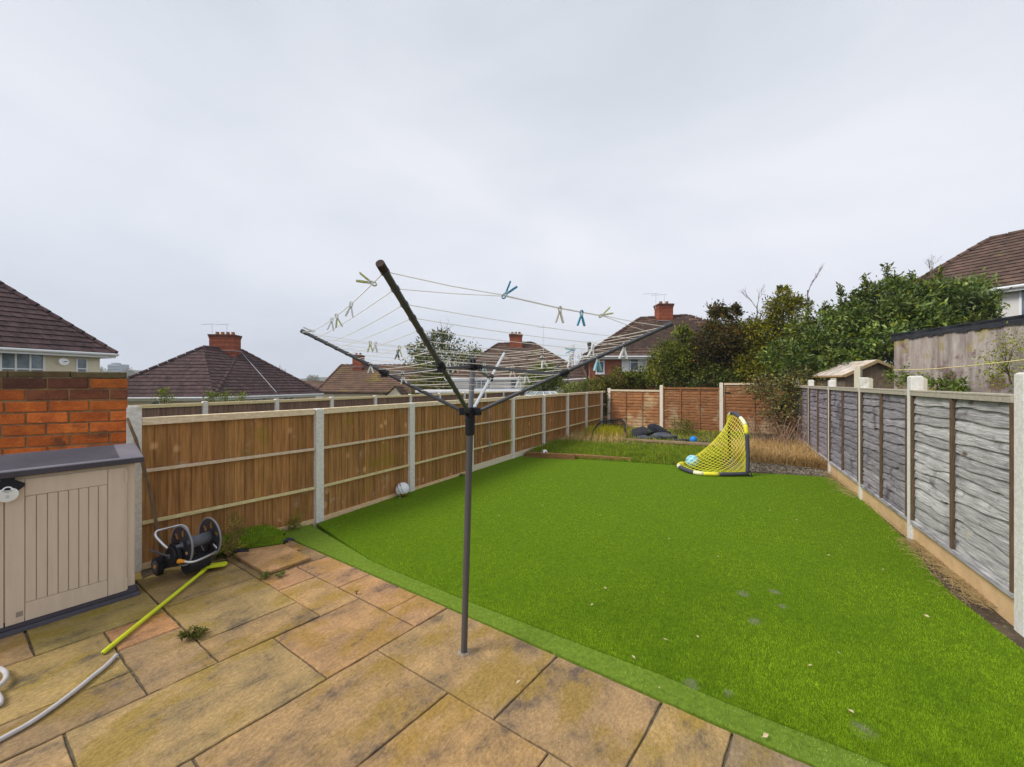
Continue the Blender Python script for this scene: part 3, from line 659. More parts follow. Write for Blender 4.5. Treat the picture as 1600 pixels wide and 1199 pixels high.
    for i in range(40):
        a = PI/2+.55+(2*PI-1.1)*i/39; disc.append(q+(-d)*math.cos(a)*.056+Vector((0,0,math.sin(a)*.056)))
    disc += [q-(-d)*-.017+Vector((0,0,.018)), q+(-d)*-.0+Vector((0,0,.010)), q+(-d)*-.017+Vector((0,0,.018))][::-1]
    dm = MB(); dm.prism([x-n*.011 for x in disc], n*.024); dm.build('lock_body', mk('chrome', (.92,.93,.93), (.85,.86,.87), rough=.35, metal=.45, bump=0, tint=False), pk, bevel=.005)
    sh = MB(); sh.tube([q+(-d)*math.cos(a)*.026+Vector((0,0,.026+math.sin(a)*.034)) for a in np.linspace(0,PI,12)], .0055, 8); sh.build('shackle', MAT['chrome'], pk, smooth=True)
    km = MB(); km.box(q+n*.0145+Vector((0,0,-.012)), .016, .003, .024, rz=math.atan2(d.y, d.x)); km.build('label_plate', m_alu_glare, pk)
storage_box()

# ============================================================ ROTARY DRYER
HB = P(735, 643, 2.84); HU = P(739, 573, 2.84); FT = G(725, 1019, 0)
TIP = [Vector((-.473,1.40,2.418)), Vector((-1.598,2.95,2.383)), Vector((1.02,2.50,2.37)), Vector((-.085,4.25,2.319))]
LOOPS = []
def dryer():
    r = thing('rotary_clothes_dryer', 'four-armed rotary clothes dryer standing in the paving with its arms open', 'clothes dryer', FT)
    ax = (HB-FT).normalized(); mb = MB()
    jn = FT.lerp(HB, .30)
    mb.tube([FT-ax*.02, jn], .0235, 20); mb.tube([jn, FT.lerp(HB,.95)], .0250, 20, t=(1.1,1.1,1.1))
    m_pole = mk('painted_steel_pole', (.085,.075,.075), (.06,.054,.054), scale=5, stretch=(1,1,.3), rough=.45, bump=.05, spec=.5)
    mb.build('pole', m_pole, r, smooth=False)
    k = MB(); k.tube([FT-ax*.004, FT+ax*.004, FT+ax*.006], [.052,.045,.030], 22, t=(1.9,1.9,2.0)); k.build('mortar_collar', m_mortar, r, smooth=True)
    mb = MB(); mb.tube([HB-ax*.02, HU+ax*.03], .0195, 18); mb.build('upper_pole', mk('satin_grey_pole', (.22,.225,.25), (.17,.175,.2), rough=.4, bump=0, metal=.3), r)
    mb = MB(); mb.tube([HB-ax*.175, HB-ax*.165, HB-ax*.03, HB-ax*.025], [.029,.034,.036,.034], 18); mb.tube([HB-ax*.075, HB-ax*.06], [.038,.038], 18); mb.build('sleeve', m_black, r)
    lat = lambda T: Vector((T.x-HB.x, T.y-HB.y, 0)).normalized()
    mb = MB(); mb.tube([HB-ax*.03, HB+ax*.03], .036, 16)
    for T in TIP:
        l = lat(T); c = HB+l*.05; s = Vector((-l.y, l.x, 0))
        mb.box(c+s*.017, .06, .010, .055, ax=(l, s, Vector((0,0,1)))); mb.box(c-s*.017, .06, .010, .055, ax=(l, s, Vector((0,0,1))))
        mb.tube([c+l*.015-s*.026, c+l*.015+s*.026], .007, 8)
    mb.build('lower_hub', m_black, r)
    mb = MB(); mb.tube([HU-ax*.025, HU+ax*.022], .030, 16); mb.tube([HU+ax*.02, HU+ax*.05], .021, 16)
    for T in TIP:
        l = lat(T); c = HU+l*.042; s = Vector((-l.y, l.x, 0)); mb.box(c+s*.014, .05, .009, .04, ax=(l, s, Vector((0,0,1)))); mb.box(c-s*.014, .05, .009, .04, ax=(l, s, Vector((0,0,1))))
    mb.build('upper_hub', m_black, r)
    for i, T in enumerate(TIP):
        st = HB+lat(T)*.06
        a = MB(); R0 = .0135 if i else .0145; pp_ = [st]; rr_ = [R0]
        for k in range(11, -1, -1):
            if i == 3: break
            q = .985-.066*k; e_ = .006/(T-st).length
            for dd, RR in ((-e_*1.15, R0), (-e_, R0+.003), (e_, R0+.003), (e_*1.15, R0)): pp_.append(st.lerp(T, min(q+dd, .999))); rr_.append(RR)
        a.tube(pp_+[T], rr_+[R0], 12); arm = a.build('arm', m_alu_glare if i == 3 else m_dgrey, r, smooth=False)  # far arm takes the pale metal: glare on it is put into its colour
        dr_ = (T-st).normalized()
        c = MB(); c.tube([T-dr_*.012, T+dr_*.022], .0165, 10, t=(1,1,1)); c.build('end_cap', mk('rusty_cap', (.10,.055,.035), (.05,.035,.03), rough=.8) if i == 0 else m_dgrey, arm)
        q = st.lerp(T, .485); c = MB(); c.tube([q-dr_*.03, q+dr_*.03], .024, 12); c.box(q-Vector((0,0,.02)), .04, .03, .035, rz=math.atan2(dr_.y, dr_.x)); c.build('collar', m_black, arm)
        h0 = HU+lat(T)*.045; s = MB(); s.beam(h0, q-Vector((0,0,.02)), .012, .022); s.build('strut', m_dgrey, r, bevel=.003)
    order = [(0,1),(0,2),(2,3),(1,3)]
    for k in range(12):
        t = .985-.066*k; segs = []
        m = MB()
        for si, (i, j) in enumerate(order):
            A = (HB+lat(TIP[i])*.06).lerp(TIP[i], t); B = (HB+lat(TIP[j])*.06).lerp(TIP[j], t); L = (B-A).length
            sag = [.035,.016,.02,.03][si] if k == 0 else .007+.013*((k*7+si*3) % 5)/5
            pts = [A.lerp(B, s)-Vector((0,0,4*sag*s*(1-s)*L/1.8)) for s in np.linspace(0,1,13)]
            if si == 1 and k < 2:
                g1 = Vector((-.034, 1.723, 2.385)); g2 = Vector((.515, 2.13, 2.362)); dz = Vector((0,0,.0035 if k == 0 else -.0005))
                pts = [A, A.lerp(g1,.5)-Vector((0,0,.004)), g1+dz, g1.lerp(g2,.5)-Vector((0,0,.006))+dz, g2+dz, g2.lerp(B,.5)-Vector((0,0,.004)), B]
            m.tube(pts, .0017 if k else .0020, 5, cap=False); segs.append(pts)
        m.build('clothes_line', m_cord, r); LOOPS.append(segs)
    return r
dryer()
def proj(p): return (800+600*p.x/p.y, 597-600*(p.z-CH)/p.y)
# clothes pegs: two sprung levers and a spring
CW, CLIME, CBLUE, CGREY, CCREAM, CPALE = (.74,.75,.74), (.50,.52,.20), (.03,.26,.42), (.10,.105,.12), (.62,.57,.44), (.30,.55,.62)
def peg_proto(body, tipc, open_=1.0):
    r = thing('clothes_peg', '-', 'clothes peg', (0,0,0))
    for s in (-1, 1):
        pts = [(.001,.016),(.007,.010),(.0085,.002),(.006,-.008),(.0035,-.013),(.0045,-.022),(.009,-.036),(.0135,-.052),(.018*open_+.002,-.072)]
        mb = MB(); prev = None; th = [.0045,.005,.005,.0055,.008,.009,.0085,.009,.008]
        for i in range(len(pts)-1):
            a = pts[i]; b = pts[i+1]; t = tipc if (i >= 5 or i < 2) else body
            sx = 1 if i < 4 else open_
            def q(p, o, y): x = p[0] if p[1] > -.014 else .0035+(p[0]-.0035)*open_; return ((x+o)*s, y, p[1])
            h = .007 if i < 6 else .009
            ps = [q(a,-th[i]/2,-h), q(a,th[i]/2,-h), q(a,th[i]/2,h), q(a,-th[i]/2,h), q(b,-th[i+1]/2,-h), q(b,th[i+1]/2,-h), q(b,th[i+1]/2,h), q(b,-th[i+1]/2,h)]
            if s < 0: ps = [ps[1],ps[0],ps[3],ps[2],ps[5],ps[4],ps[7],ps[6]]
            mb.hexa(ps[4:]+ps[:4], t)
        mb.build('lever', m_paint, r)
    sp = MB(); sp.tube([(0,-.0085,-.016),(0,.0085,-.016)], .0042, 8, t=(.45,.45,.47)); sp.tube([(-.006,-.009,-.012),(0,-.009,-.016),(.006,-.009,-.012)], .0011, 5, t=(.5,.5,.5)); sp.build('spring', m_paint, r)
    return r
PG = [  # px, py, segment side, loop, roll, yaw, body, tip, label, scale
 (583,436,0,0,112,.2,CW,CLIME,'white and lime peg gaping sideways on the outer line nearest the rusty arm end',1.05),
 (549,474,0,0,8,.3,CW,CW,'white open peg alone on the outer line between the rusty arm end and the pair',1.0),
 (527,498,0,0,-12,.3,CW,CLIME,'white peg with lime tip, right one of the touching pair on the left outer line',1.0),
 (519,505,0,0,6,.5,CW,CW,'white peg, left one of the touching pair on the left outer line',1.0),
 (489,519,0,0,95,.6,CW,CW,'white peg lying flat at the far left arm tip',1.05),
 (788,463,1,0,-142,.1,CPALE,CBLUE,'teal and white peg clamping two lines together high against the sky',1.15),
 (874,479,1,1,2,.1,CCREAM,CCREAM,'cream peg hanging from the doubled line against the sky',1.15),
 (908,485,1,1,2,.1,CPALE,CBLUE,'bright blue peg hanging on the doubled line against the sky',1.15),
 (942,494,1,0,-118,.1,CW,CLIME,'white and lime peg where the doubled line parts again',1.1),
 (579,530,3,0,0,.2,CLIME,CLIME,'lime peg, left one of two hanging side by side above the brown roof',1.35),
 (586,531,3,0,4,.6,CW,CW,'white peg beside the lime one above the brown roof',1.3),
 (625,536,3,1,0,.2,CLIME,CLIME,'lime peg just above a dark grey peg left of the near arm',1.4),
 (621,545,3,2,5,.6,CGREY,CGREY,'dark grey peg below a lime one left of the near arm',1.2),
 (579,563,0,6,0,.1,CGREY,CW,'grey and white peg straddling the left arm near its middle',1.15),
 (629,578,0,8,-8,.2,CGREY,CW,'grey and white peg on an inner line below the left arm collar',1.15),
 (1018,504,1,3,4,.1,CW,CW,'big white peg on the right arm close to its tip',1.5),
 (985,517,1,5,0,.4,CW,CPALE,'pale blue and white peg on the right arm below the big white one',1.5),
 (921,526,2,1,-10,.6,CGREY,CGREY,'dark grey peg standing out above the right arm against bare branches',1.7),
 (926,530,2,2,12,.2,CW,CW,'white peg tucked beside the dark grey one above the right arm',1.4),
 (896,543,2,2,80,.2,CPALE,CPALE,'pale blue peg lying on a far line before the bare tree',1.2),
 (891,556,2,4,0,.2,CW,CW,'white peg under the pale blue one before the bare tree',1.4),
 (757,546,3,4,0,.2,CW,CPALE,'white and pale blue peg right of the top hub before the evergreen tree',1.5),
 (711,545,3,4,0,.4,CCREAM,CCREAM,'cream peg before the evergreen tree left of the top hub',1.5),
 (702,546,3,3,5,.2,CW,CW,'white peg next to the cream one before the evergreen tree',1.5),
 (800,550,2,5,0,.1,CCREAM,CCREAM,'cream peg in front of the far roof under its chimney',1.5),
 (847,548,2,3,-14,.3,CGREY,CW,'grey peg leaning on a far line before the right roof slope',1.4),
 (872,560,2,6,30,.3,CGREY,CGREY,'dark peg tilted on an inner line above the conifer',1.4),
 (738,548,9,0,14,.2,CGREY,CGREY,'dark grey peg clipped on top of the central hub',1.6),
 (699,560,3,6,0,.3,CW,CW,'white peg on a low inner line below the cream and white pair',1.4),
 (822,570,2,7,-6,.2,CGREY,CW,'grey and white peg on an inner line before the conifer edge',1.4),
 (812,592,2,8,8,.2,CW,CW,'white peg low on an inner line in front of the white house wall',1.4),
]
PROT = {}
for (px, py, side, loop, roll, yaw, body, tipc, lab, sc) in PG:
    if side == 9: best = HU+Vector((.0,-.02,.085))
    else:
        bd = 1e9; best = None; pts = LOOPS[loop][side]
        for i in range(len(pts)-1):
            for s in np.linspace(0,1,12):
                q = pts[i].lerp(pts[i+1], float(s)); x, y = proj(q); dd = (x-px)**2+.15*(y-py)**2
                if dd < bd: bd = dd; best = q
    key = (body, tipc)
    if key not in PROT: PROT[key] = peg_proto(body, tipc, 1.0); o = PROT[key]
    else: o = copy_tree(PROT[key])
    o.location = best-Vector((0,0,.002)); o.rotation_euler = (0, math.radians(roll), yaw); k = sc*.82; o.scale = (k, k, k)
    o['label'] = lab; o['category'] = 'clothes peg'; o['group'] = 'pegs clipped on the rotary dryer'

# ============================================================ THINGS BY THE STORAGE BOX
def hose_reel():
    NC = Vector((-3.32,3.86,.355)); w = Vector((.42,.907,0)).normalized(); u = Vector((.907,-.42,0)).normalized(); W = .25
    r = thing('hose_reel', 'empty charcoal and silver hose reel cart tipped over beside the storage box', 'hose reel', (NC.x, NC.y, 0))
    z = Vector((0,0,1))
    def ring(c, rr, R0, t=(1,1,1)): return [c+(u*math.cos(a)+z*math.sin(a))*R0 for a in np.linspace(0,2*PI,41)]
    for k in (0, 1):
        c = NC+w*W*k; m = MB(); R_ = .198; N = 48; base = len(m.v)
        # disc with six oval openings: rings of quads, skipping the holes
        rad = [.045,.085,.135,.165,.192]
        for s in (-.004,.004):
            for R1 in rad:
                for i in range(N): a = 2*PI*i/N; m.v.append(tuple(c+w*s+(u*math.cos(a)+z*math.sin(a))*R1))
        nr = len(rad)
        for j in range(nr-1):
            for i in range(N):
                q = (i+1) % N
                if j in (1,) and i % 8 in (1,2,3,4): 
                    continue
                if j == 2 and i % 8 in (2,3): continue
                a = base+j*N+i; b = base+j*N+q; m.face((a,b,b+N,a+N)); o = nr*N; m.face((a+o,a+N+o,b+N+o,b+o))
        d_ = m.build('reel_disc', mk('smoked_plastic', (.035,.034,.045), (.025,.025,.032), rough=.35, bump=0, spec=.5), r)
        m = MB(); m.tube(ring(c, 0, .195), .009, 8, cap=False); m.build('rim', mk('grey_rim', (.27,.265,.28), (.22,.22,.23), rough=.4, bump=0), d_, smooth=True)
    m = MB(); m.tube([NC, NC+w*W], .058, 24, t=(1,1,1)); m.tube([NC-w*.05, NC+w*(W+.03)], .022, 12); m.build('drum', mk('grey_drum', (.16,.165,.19), (.12,.125,.145), rough=.35, bump=0), r, smooth=True)
    # housings either side and wheel arms
    wc = NC-u*.365-z*(.355-.095)
    for k, off in ((0, -.055), (1, W+.03)):
        c = NC+w*off-u*.055-z*.085; e = wc+w*off*(1 if k else .2); m = MB(); prof = []
        ang = math.atan2(e.z-c.z, (e-c).dot(u))
        for i in range(17): a = ang+PI/2-(-PI)*i/16 + 0; prof.append(c+(u*math.cos(a+0)+z*math.sin(a))*.115)
        for i in range(9): a = ang-PI/2+PI*i/8; prof.append(e+(u*math.cos(a)+z*math.sin(a))*.045)
        m.prism(prof, w*(.035 if k == 0 else .02)); m.tube([c-w*.004, c-w*.022], [.095,.075], 28) if k == 0 else None
        m.tube([c-w*.022, c-w*.034], .024, 12, t=(6,6,6)) if k == 0 else None
        m.build('housing', m_black, r, bevel=.006)
    for k in (0, 1):
        c = wc+w*(W+.08)*k-w*.04; m = MB(); m.tube([c-w*.022, c-w*.018, c+w*.018, c+w*.022], [.082,.092,.092,.082], 28); wh = m.build('wheel', m_black, r)
        m = MB(); m.tube([c-w*.03, c-w*.02], [.014,.020], 14, t=(1,1,1)); m.build('hub_cap', mk('orange_plastic', (.72,.30,.02), (.66,.26,.02), rough=.4, bump=0), wh)
        m = MB(); m.tube([c-w*.0235, c-w*.021], [.058,.06], 24); m.build('wheel_disc', mk('dull_grey_plastic', (.09,.092,.105), (.07,.072,.08), rough=.5, bump=0), wh)
    m = MB(); m.tube([wc-w*.02, wc+w*(W+.06)], .012, 8); m.build('axle', m_dgrey, r)
    m_tub = mk('silver_tube', (.72,.73,.74), (.66,.67,.68), rough=.28, metal=.75, bump=0)
    def curve(pts, n=6):
        out = []
        for i in range(len(pts)-1):
            p0 = pts[max(i-1,0)]; p1 = pts[i]; p2 = pts[i+1]; p3 = pts[min(i+2,len(pts)-1)]
            for s in np.linspace(0,1,n,endpoint=False):
                s = float(s); out.append(.5*((2*p1)+(p2-p0)*s+(2*p0-5*p1+4*p2-p3)*s*s+(3*p1-p0-3*p2+p3)*s**3))
        return out+[pts[-1]]
    m = MB(); m.tube(curve([P(262,857,3.82), P(252,848,3.82), P(243,838,3.82), P(244,831,3.84), P(252,828,3.88), P(268,824,3.98), P(282,821,4.06), P(291,825,4.10), P(297,838,4.10)]), .0115, 10); m.build('handle', m_tub, r, smooth=True)
    m = MB(); m.tube(curve([P(285,877,3.72), P(296,878.5,3.72), P(306,877,3.76), P(322,870,3.88), P(337,862,4.02), P(339,858,4.05), P(332,850,4.08)]), .0105, 10); m.build('foot_bar', m_tub, r, smooth=True)
    m = MB(); a = P(279,877,3.72); b = P(289,877.5,3.72); m.tube([a, a.lerp(b,.3), a.lerp(b,.35), b], [.022,.022,.017,.015], 14); m.build('hose_connector', mk('orange_plastic', (.72,.30,.02)), r)
    m = MB(); m.tube([P(234,860,3.72), P(262,869,3.70)], .009, 8); m.build('crank', mk('dull_grey_plastic', (.2,.2,.22), (.16,.16,.18)), r)
    m = MB(); c = NC+w*.06-z*.22; m.tube([c-w*.03, c+w*.16], [.085,.085], 22); m.build('tray', m_black, r)
hose_reel()
def broom():
    hd = G(322, 889, .045); tip = G(160, 1021, .016)
    r = thing('broom', 'bright yellow-green broom lying on the paving with its head by the hose reel', 'broom', tip)
    my = mk('lime_yellow_plastic', (.62,.68,.03), (.54,.60,.025), scale=3, rough=.45, bump=.03)
    d = (hd-tip).normalized(); m = MB(); m.tube([tip, tip+d*.01, tip+d*.02, hd-d*.10, hd-d*.09, hd], [.010,.0155,.0165,.0155,.020,.017], 14); m.build('handle', my, r, smooth=True)
    e = MB(); e.tube([tip-d*.001, tip+d*.002], .006, 8, t=(.1,.1,.1)); e.build('hanging_hole', m_paint, r)
    a = G(299, 889, .055); b = G(350, 882, .055); dx = (b-a).normalized(); n = Vector((-dx.y, dx.x, 0))
    m = MB(); N = 12; pr = []
    for i in range(N): an = PI/2+PI*i/(N-1); pr.append(a+dx*math.cos(an)*.03+n*math.sin(an)*.038)
    for i in range(N): an = -PI/2+PI*i/(N-1); pr.append(b+dx*math.cos(an)*.03+n*math.sin(an)*.038)
    m.prism([p-Vector((0,0,.010)) for p in pr], (0,.0,.028)); m.build('head', my, r, bevel=.006)
    m = MB()
    for i in range(900):
        s = random.random(); p = a.lerp(b, -.03+1.06*s)+n*(random.uniform(.0,.05)); q = p+n*random.uniform(.05,.075)+Vector((0,0,random.uniform(-.02,.0)))
        q.z = max(q.z, .008); m.beam(p, q, .003, .003, t=rt(.7,1.5))
    m.build('bristles', m_black, r)
broom()
m = MB(); st = [Vector((-3.93,3.92,1.63)), Vector((-3.895,3.97,1.42)), Vector((-3.845,3.995,1.16)), Vector((-3.80,4.04,.80)), Vector((-3.765,4.085,.40)), Vector((-3.74,4.12,.0))]
m.tube(st, [.012,.014,.015,.0155,.016,.016], 10); tag(m.build('wooden_pole', m_stick, base=st[-1], smooth=True), 'bare brown wooden pole leaning on the fence behind the storage box', 'wooden pole')
# pale hose
def cr(pts, n=8):
    out = []
    for i in range(len(pts)-1):
        p0 = pts[max(i-1,0)]; p1 = pts[i]; p2 = pts[i+1]; p3 = pts[min(i+2,len(pts)-1)]
        for s in np.linspace(0,1,n,endpoint=False):
            s = float(s); out.append(.5*((2*p1)+(p2-p0)*s+(2*p0-5*p1+4*p2-p3)*s*s+(3*p1-p0-3*p2+p3)*s**3))
    return out+[pts[-1]]
mh = mk('pale_grey_hose', (.56,.53,.52), (.47,.44,.43), scale=12, rough=.55, bump=.05)
m = MB(); hp_ = [G(x, y, .016) for x, y in ((182,1024),(166,1040),(146,1056),(118,1079),(85,1104),(45,1131),(0,1156),(-60,1190),(-130,1240))]
hp_ += [hp_[-1]+Vector((-.15,.05,0)), G(-120,1140,.016), G(-60,1108,.016), G(-8,1104,.016), G(1,1095,.018), G(-6,1082,.03), G(-14,1076,.035), G(-2,1072,.04), G(9,1060,.04), G(7,1049,.04), G(-10,1044,.03), G(-60,1050,.016)]
m.tube(cr(hp_), .0135, 12); tag(m.build('hose', mh, base=hp_[0], smooth=True), 'pale grey hose snaking over the paving in the near left corner', 'hose')

# turf offcuts piled by the fence
def turf_piece(name, poly, z, lab, thick=.03, dome=.06, bend=None):
    """a folded piece of turf: blades over a bumpy pad"""
    c = sum((Vector(p) for p in poly), Vector())/len(poly); r = thing(name, lab, 'turf offcut', (c.x, c.y, 0), 'turf offcuts beside the loose slabs')
    m = MB(); N = 40; ring = []
    L = len(poly)
    for k in range(L):
        for s in range(5): ring.append(Vector(poly[k]).lerp(Vector(poly[(k+1)%L]), s/5))
    rings = [(1.0,0),(1.0,thick),(.93,thick+dome*.35),(.75,thick+dome*.75),(.4,thick+dome),(.05,thick+dome*.98)]
    for s, zz in rings:
        for p in ring:
            q = c.lerp(p, s); m.v.append((q.x, q.y, z+zz+random.uniform(-.004,.004)))
    n = len(ring)
    for j in range(len(rings)-1):
        for i in range(n): a = j*n+i; b = j*n+(i+1)%n; m.face((a,b,b+n,a+n), (.25,.2,.5) if j == 0 else (1,1,1))
    m.face([len(m.v)-n+i for i in range(n)])
    body = m.build('turf_sheet', m_turf, r)
    P_ = []; xs = [p[0] for p in poly]; ys = [p[1] for p in poly]
    cand = np.stack([rng.uniform(min(xs), max(xs), 9000), rng.uniform(min(ys), max(ys), 9000)], 1)
    k = in_poly(cand[:,0], cand[:,1], [(p[0],p[1]) for p in poly]); cand = cand[k]
    # height from nearest ring fraction
    ang = []; 
    rp = np.array([(p.x-c.x, p.y-c.y) for p in ring]); ra = np.arctan2(rp[:,1], rp[:,0]); rl = np.hypot(rp[:,0], rp[:,1]); o = np.argsort(ra)
    da = np.arctan2(cand[:,1]-c.y, cand[:,0]-c.x); dl = np.hypot(cand[:,0]-c.x, cand[:,1]-c.y)
    f = dl/np.interp(da, ra[o], rl[o], period=2*PI); zz = np.interp(f, [.05,.4,.75,.93,1.0], [thick+dome*.98, thick+dome, thick+dome*.75, thick+dome*.35, thick])
    pts = np.stack([cand[:,0], cand[:,1], z+zz-.004], 1)
    b = blades('turf_pile', pts, .03, .0045, [(1.0,.95,2),(.75,.75,1.5),(1.4,1.2,4),(.5,.55,1)], m_blade, parent=r, lean=.8, seg=1); b['kind'] = 'stuff'
turf_piece('turf_offcut', [G(338,876), G(340,848), G(360,838), G(420,834), G(446,842), G(415,854), G(372,866)], .02, 'bumpy piece of green turf heaped against the fence behind the dead weed', .05, .09)
turf_piece('turf_offcut', [G(362,866), G(372,858), G(436,846), G(450,848), G(440,856), G(400,862)], .0, 'narrow folded strip of turf along the loose slab', .05, .05)
turf_piece('turf_offcut', [G(232,868,), G(222,840), G(262,832), G(300,832), G(330,845), G(300,860)], -.02, 'low piece of green turf behind the hose reel', .02, .03)
def rubbish(px, py, l, col, lab, nm='plastic_scrap'):
    p = G(px, py, .09); m = MB(); m.tube([p, p+Vector((l*.5,.02,.02)), p+Vector((l,.05,0))], [.012,.02,.01], 7, t=col); tag(m.build(nm, m_paint, base=p), lab, 'scrap')
rubbish(362,864,.16,(.02,.02,.03),'black scrap of plastic poking from under the folded turf strip')
rubbish(443,846,.10,(.03,.035,.06),'dark scrap of plastic at the right end of the folded turf strip')
rubbish(392,842,.17,(.16,.07,.03),'rusty brown scrap lying on the heaped turf', 'metal_scrap')
# soil strip by the fence base and leaf dirt on the right
m = MB(); m.prism([Vector((p.x,p.y,-.05)) for p in (G(222,905), G(300,872), G(358,868), G(430,826), Vector((-2.80,5.4,0)), Vector((-3.95,4.08,0)))], (0,0,.052)); kind(m.build('soil_strip', m_soil))
m = MB(); m.prism([Vector((p.x,p.y,-.05)) for p in (Vector((3.2,1.4,0)), Vector((4.05,2.9,0)), Vector((5.0,4.75,0)), Vector((7.0,8.5,0)), Vector((6.6,8.2,0)), Vector((4.6,4.9,0)), Vector((3.6,2.95,0)), Vector((2.9,1.4,0)))], (0,0,.053)); kind(m.build('soil_strip', m_soil))
def debris(n, cen, spread, lab, name, L=.06):
    m = MB()
    for _ in range(n):
        s = random.random(); p = cen[0].lerp(cen[1], s)+RN*abs(random.gauss(0, spread))+Vector((0,0,.035+random.random()*.02)); a = random.random()*6; l = L*random.uniform(.4,1.6)
        q = p+Vector((math.cos(a)*l, math.sin(a)*l, random.uniform(-.01,.02))); m.tube([p, p.lerp(q,.5)+Vector((0,0,.008)), q], [.0012,.0016,.0008], 4, t=rt(.5,1.3), cap=False)
    o = m.build(name, m_dry); kind(o,'stuff'); tag(o, lab, 'plant litter')
debris(1500, (Vector((4.2,3.3,0)), Vector((5.0,4.72,0))), .10, 'dead stems and leaves along the foot of the grey fence', 'plant_litter')
debris(350, (Vector((5.9,6.5,0)), Vector((6.9,8.3,0))), .10, 'dead stems at the far corner of the lawn', 'plant_litter', .09)
debris(160, (Vector((5.0,4.8,0)), Vector((5.9,6.4,0))), .05, 'thin scatter of dead stems below the middle of the grey fence', 'plant_litter', .05)

def plant(name, lab, pts, n, h, w, cols, mat, cat='weed', lean=.8, leafs=None):
    p = Vector(pts); r = thing(name, lab, cat, p)
    q = np.array([[p.x+random.gauss(0,.03), p.y+random.gauss(0,.03), p.z] for _ in range(n)])
    blades('stem', q, h, w, cols, mat, parent=r, lean=lean); return r
def leafy_weed(lab, c, rad, n, size, cols, mat, hz):
    r = thing('weed', lab, 'weed', c); bl = [(c.x, c.y, c.z+hz*.5, rad, rad, hz*.5)]
    o, cc = leaf_cloud('foliage', bl, n, size, .35, cols, r, mat=mat, clump=.6, k_per=10); 
    m = MB()
    for i in range(8): e = cc[rng.integers(0,len(cc))]; m.tube([c, Vector(c).lerp(Vector(e), .5)+Vector((0,0,.01)), Vector(e)], [.004,.003,.001], 5)
    m.build('stem', m_stick, r)
c = G(356,872,.0); 
r = thing('weed', 'tall dead brown weed standing between the hose reel and the turf heap', 'weed', c)
o, cc = leaf_cloud('foliage', [(c.x,c.y,.13,.14,.12,.12),(c.x+.06,c.y+.05,.33,.10,.08,.16)], 1500, .022, .4, [(2.2,1.3,2.6),(1.5,1.1,1.2),(3.0,2.0,4.0),(.9,.9,.5)], r, mat=m_leaf, clump=.45, k_per=14)
m = MB()
for i in range(22): e = Vector(cc[rng.integers(0,len(cc))])+Vector((0,0,random.uniform(0,.14))); m.tube([c, c.lerp(e,.5)+Vector((.01,0,.02)), e], [.004,.003,.001], 4, t=(1.6,1.5,1.3))
m.build('stem', m_stick, r)
leafy_weed('small grey-green weed growing in the joint between the broom and the big slab', G(302,998,0), .075, 420, .035, [(1.3,1.1,2.0),(1.0,1.0,1.4),(1.7,1.2,2.4)], m_leaf, .07)
leafy_weed('low pale weed growing at the front corner of the loose slab', G(415,904,0), .05, 260, .028, [(1.3,1.15,2.2),(1.6,1.4,2.8)], m_leaf, .05)
leafy_weed('pale grey weed growing just right of the one at the loose slab', G(438,902,0), .05, 220, .025, [(1.8,1.5,4.2),(1.5,1.4,3.2)], m_leaf, .05)
leafy_weed('tiny yellow weed in the joint in the middle of the paving', G(557,929,0), .015, 50, .016, [(2.6,1.6,1.0)], m_leaf, .02)
leafy_weed('dry weed at the foot of the fence near the second post', LPST[1]+Vector((-.18,-.3,.0)), .11, 420, .03, [(1.9,1.4,1.2),(1.2,1.2,.8)], m_leaf, .26)
leafy_weed('small green weed at the foot of the fence behind the dryer pole', G(720,745,.0), .06, 120, .05, [(1.1,1.4,1.2)], m_leaf, .06)
leafy_weed('dark green weed growing before the middle rear fence panel', G(1078,671,.0)*0+Vector((6.1,13.6,.12)), .38, 1300, .06, [(.8,.9,1.2),(1.4,1.1,1.0),(.6,.6,.7)], m_leaf, .55)

# ============================================================ FOOTBALLS, GOAL, CLUTTER
def ball(px, py, Y, r_, tf, lab, z=None):
    c = P(px, py, Y); c.z = r_+(z or .02); m = MB(); m.sphere(c, r_, 56, 36, tf); tag(m.build('football', m_paint, base=(c.x,c.y,c.z-r_), smooth=True), lab, 'football')
def tf_a(d):
    a = abs(d.x*.86+d.y*.1+d.z*.5+.33*d.x*d.x-.18); b = abs(d.x*.86+d.z*.5+.18)
    if a < .035 or b < .04: return (.05,.055,.08)
    if d.z < -.42 and d.x > -.2: return (.45,.28,.05)
    return (.86,.87,.90)
ball(629, 764, 6.66, .118, tf_a, 'white football with dark curved stripes resting by the fence post')
def tf_b(d):
    for v in ((.3,-.9,.3),(-.7,-.5,.5),(.8,-.2,.6),(-.2,-.8,-.5),(0,.3,1)):
        q = Vector(v).normalized()
        if d.dot(q) > .93: return (.15,.15,.17)
    return (.78,.76,.72)
ball(851, 710, 10.15, .095, tf_b, 'small white and black football in front of the timber sleeper')
ball(1083.5, 688, 12.1, .11, lambda d: (.02,.24,.72), 'plain bright blue ball by the plank near the rear fence', z=.07)
def tf_c(d):
    v = math.sin(7*d.x+2)*math.sin(8*d.z+5*d.y); return (.16,.50,.62) if v > .1 else (.50,.74,.78)
ball(1082, 724, 8.75, .142, tf_c, 'light blue patterned ball lying in the net of the yellow goal', z=.05)

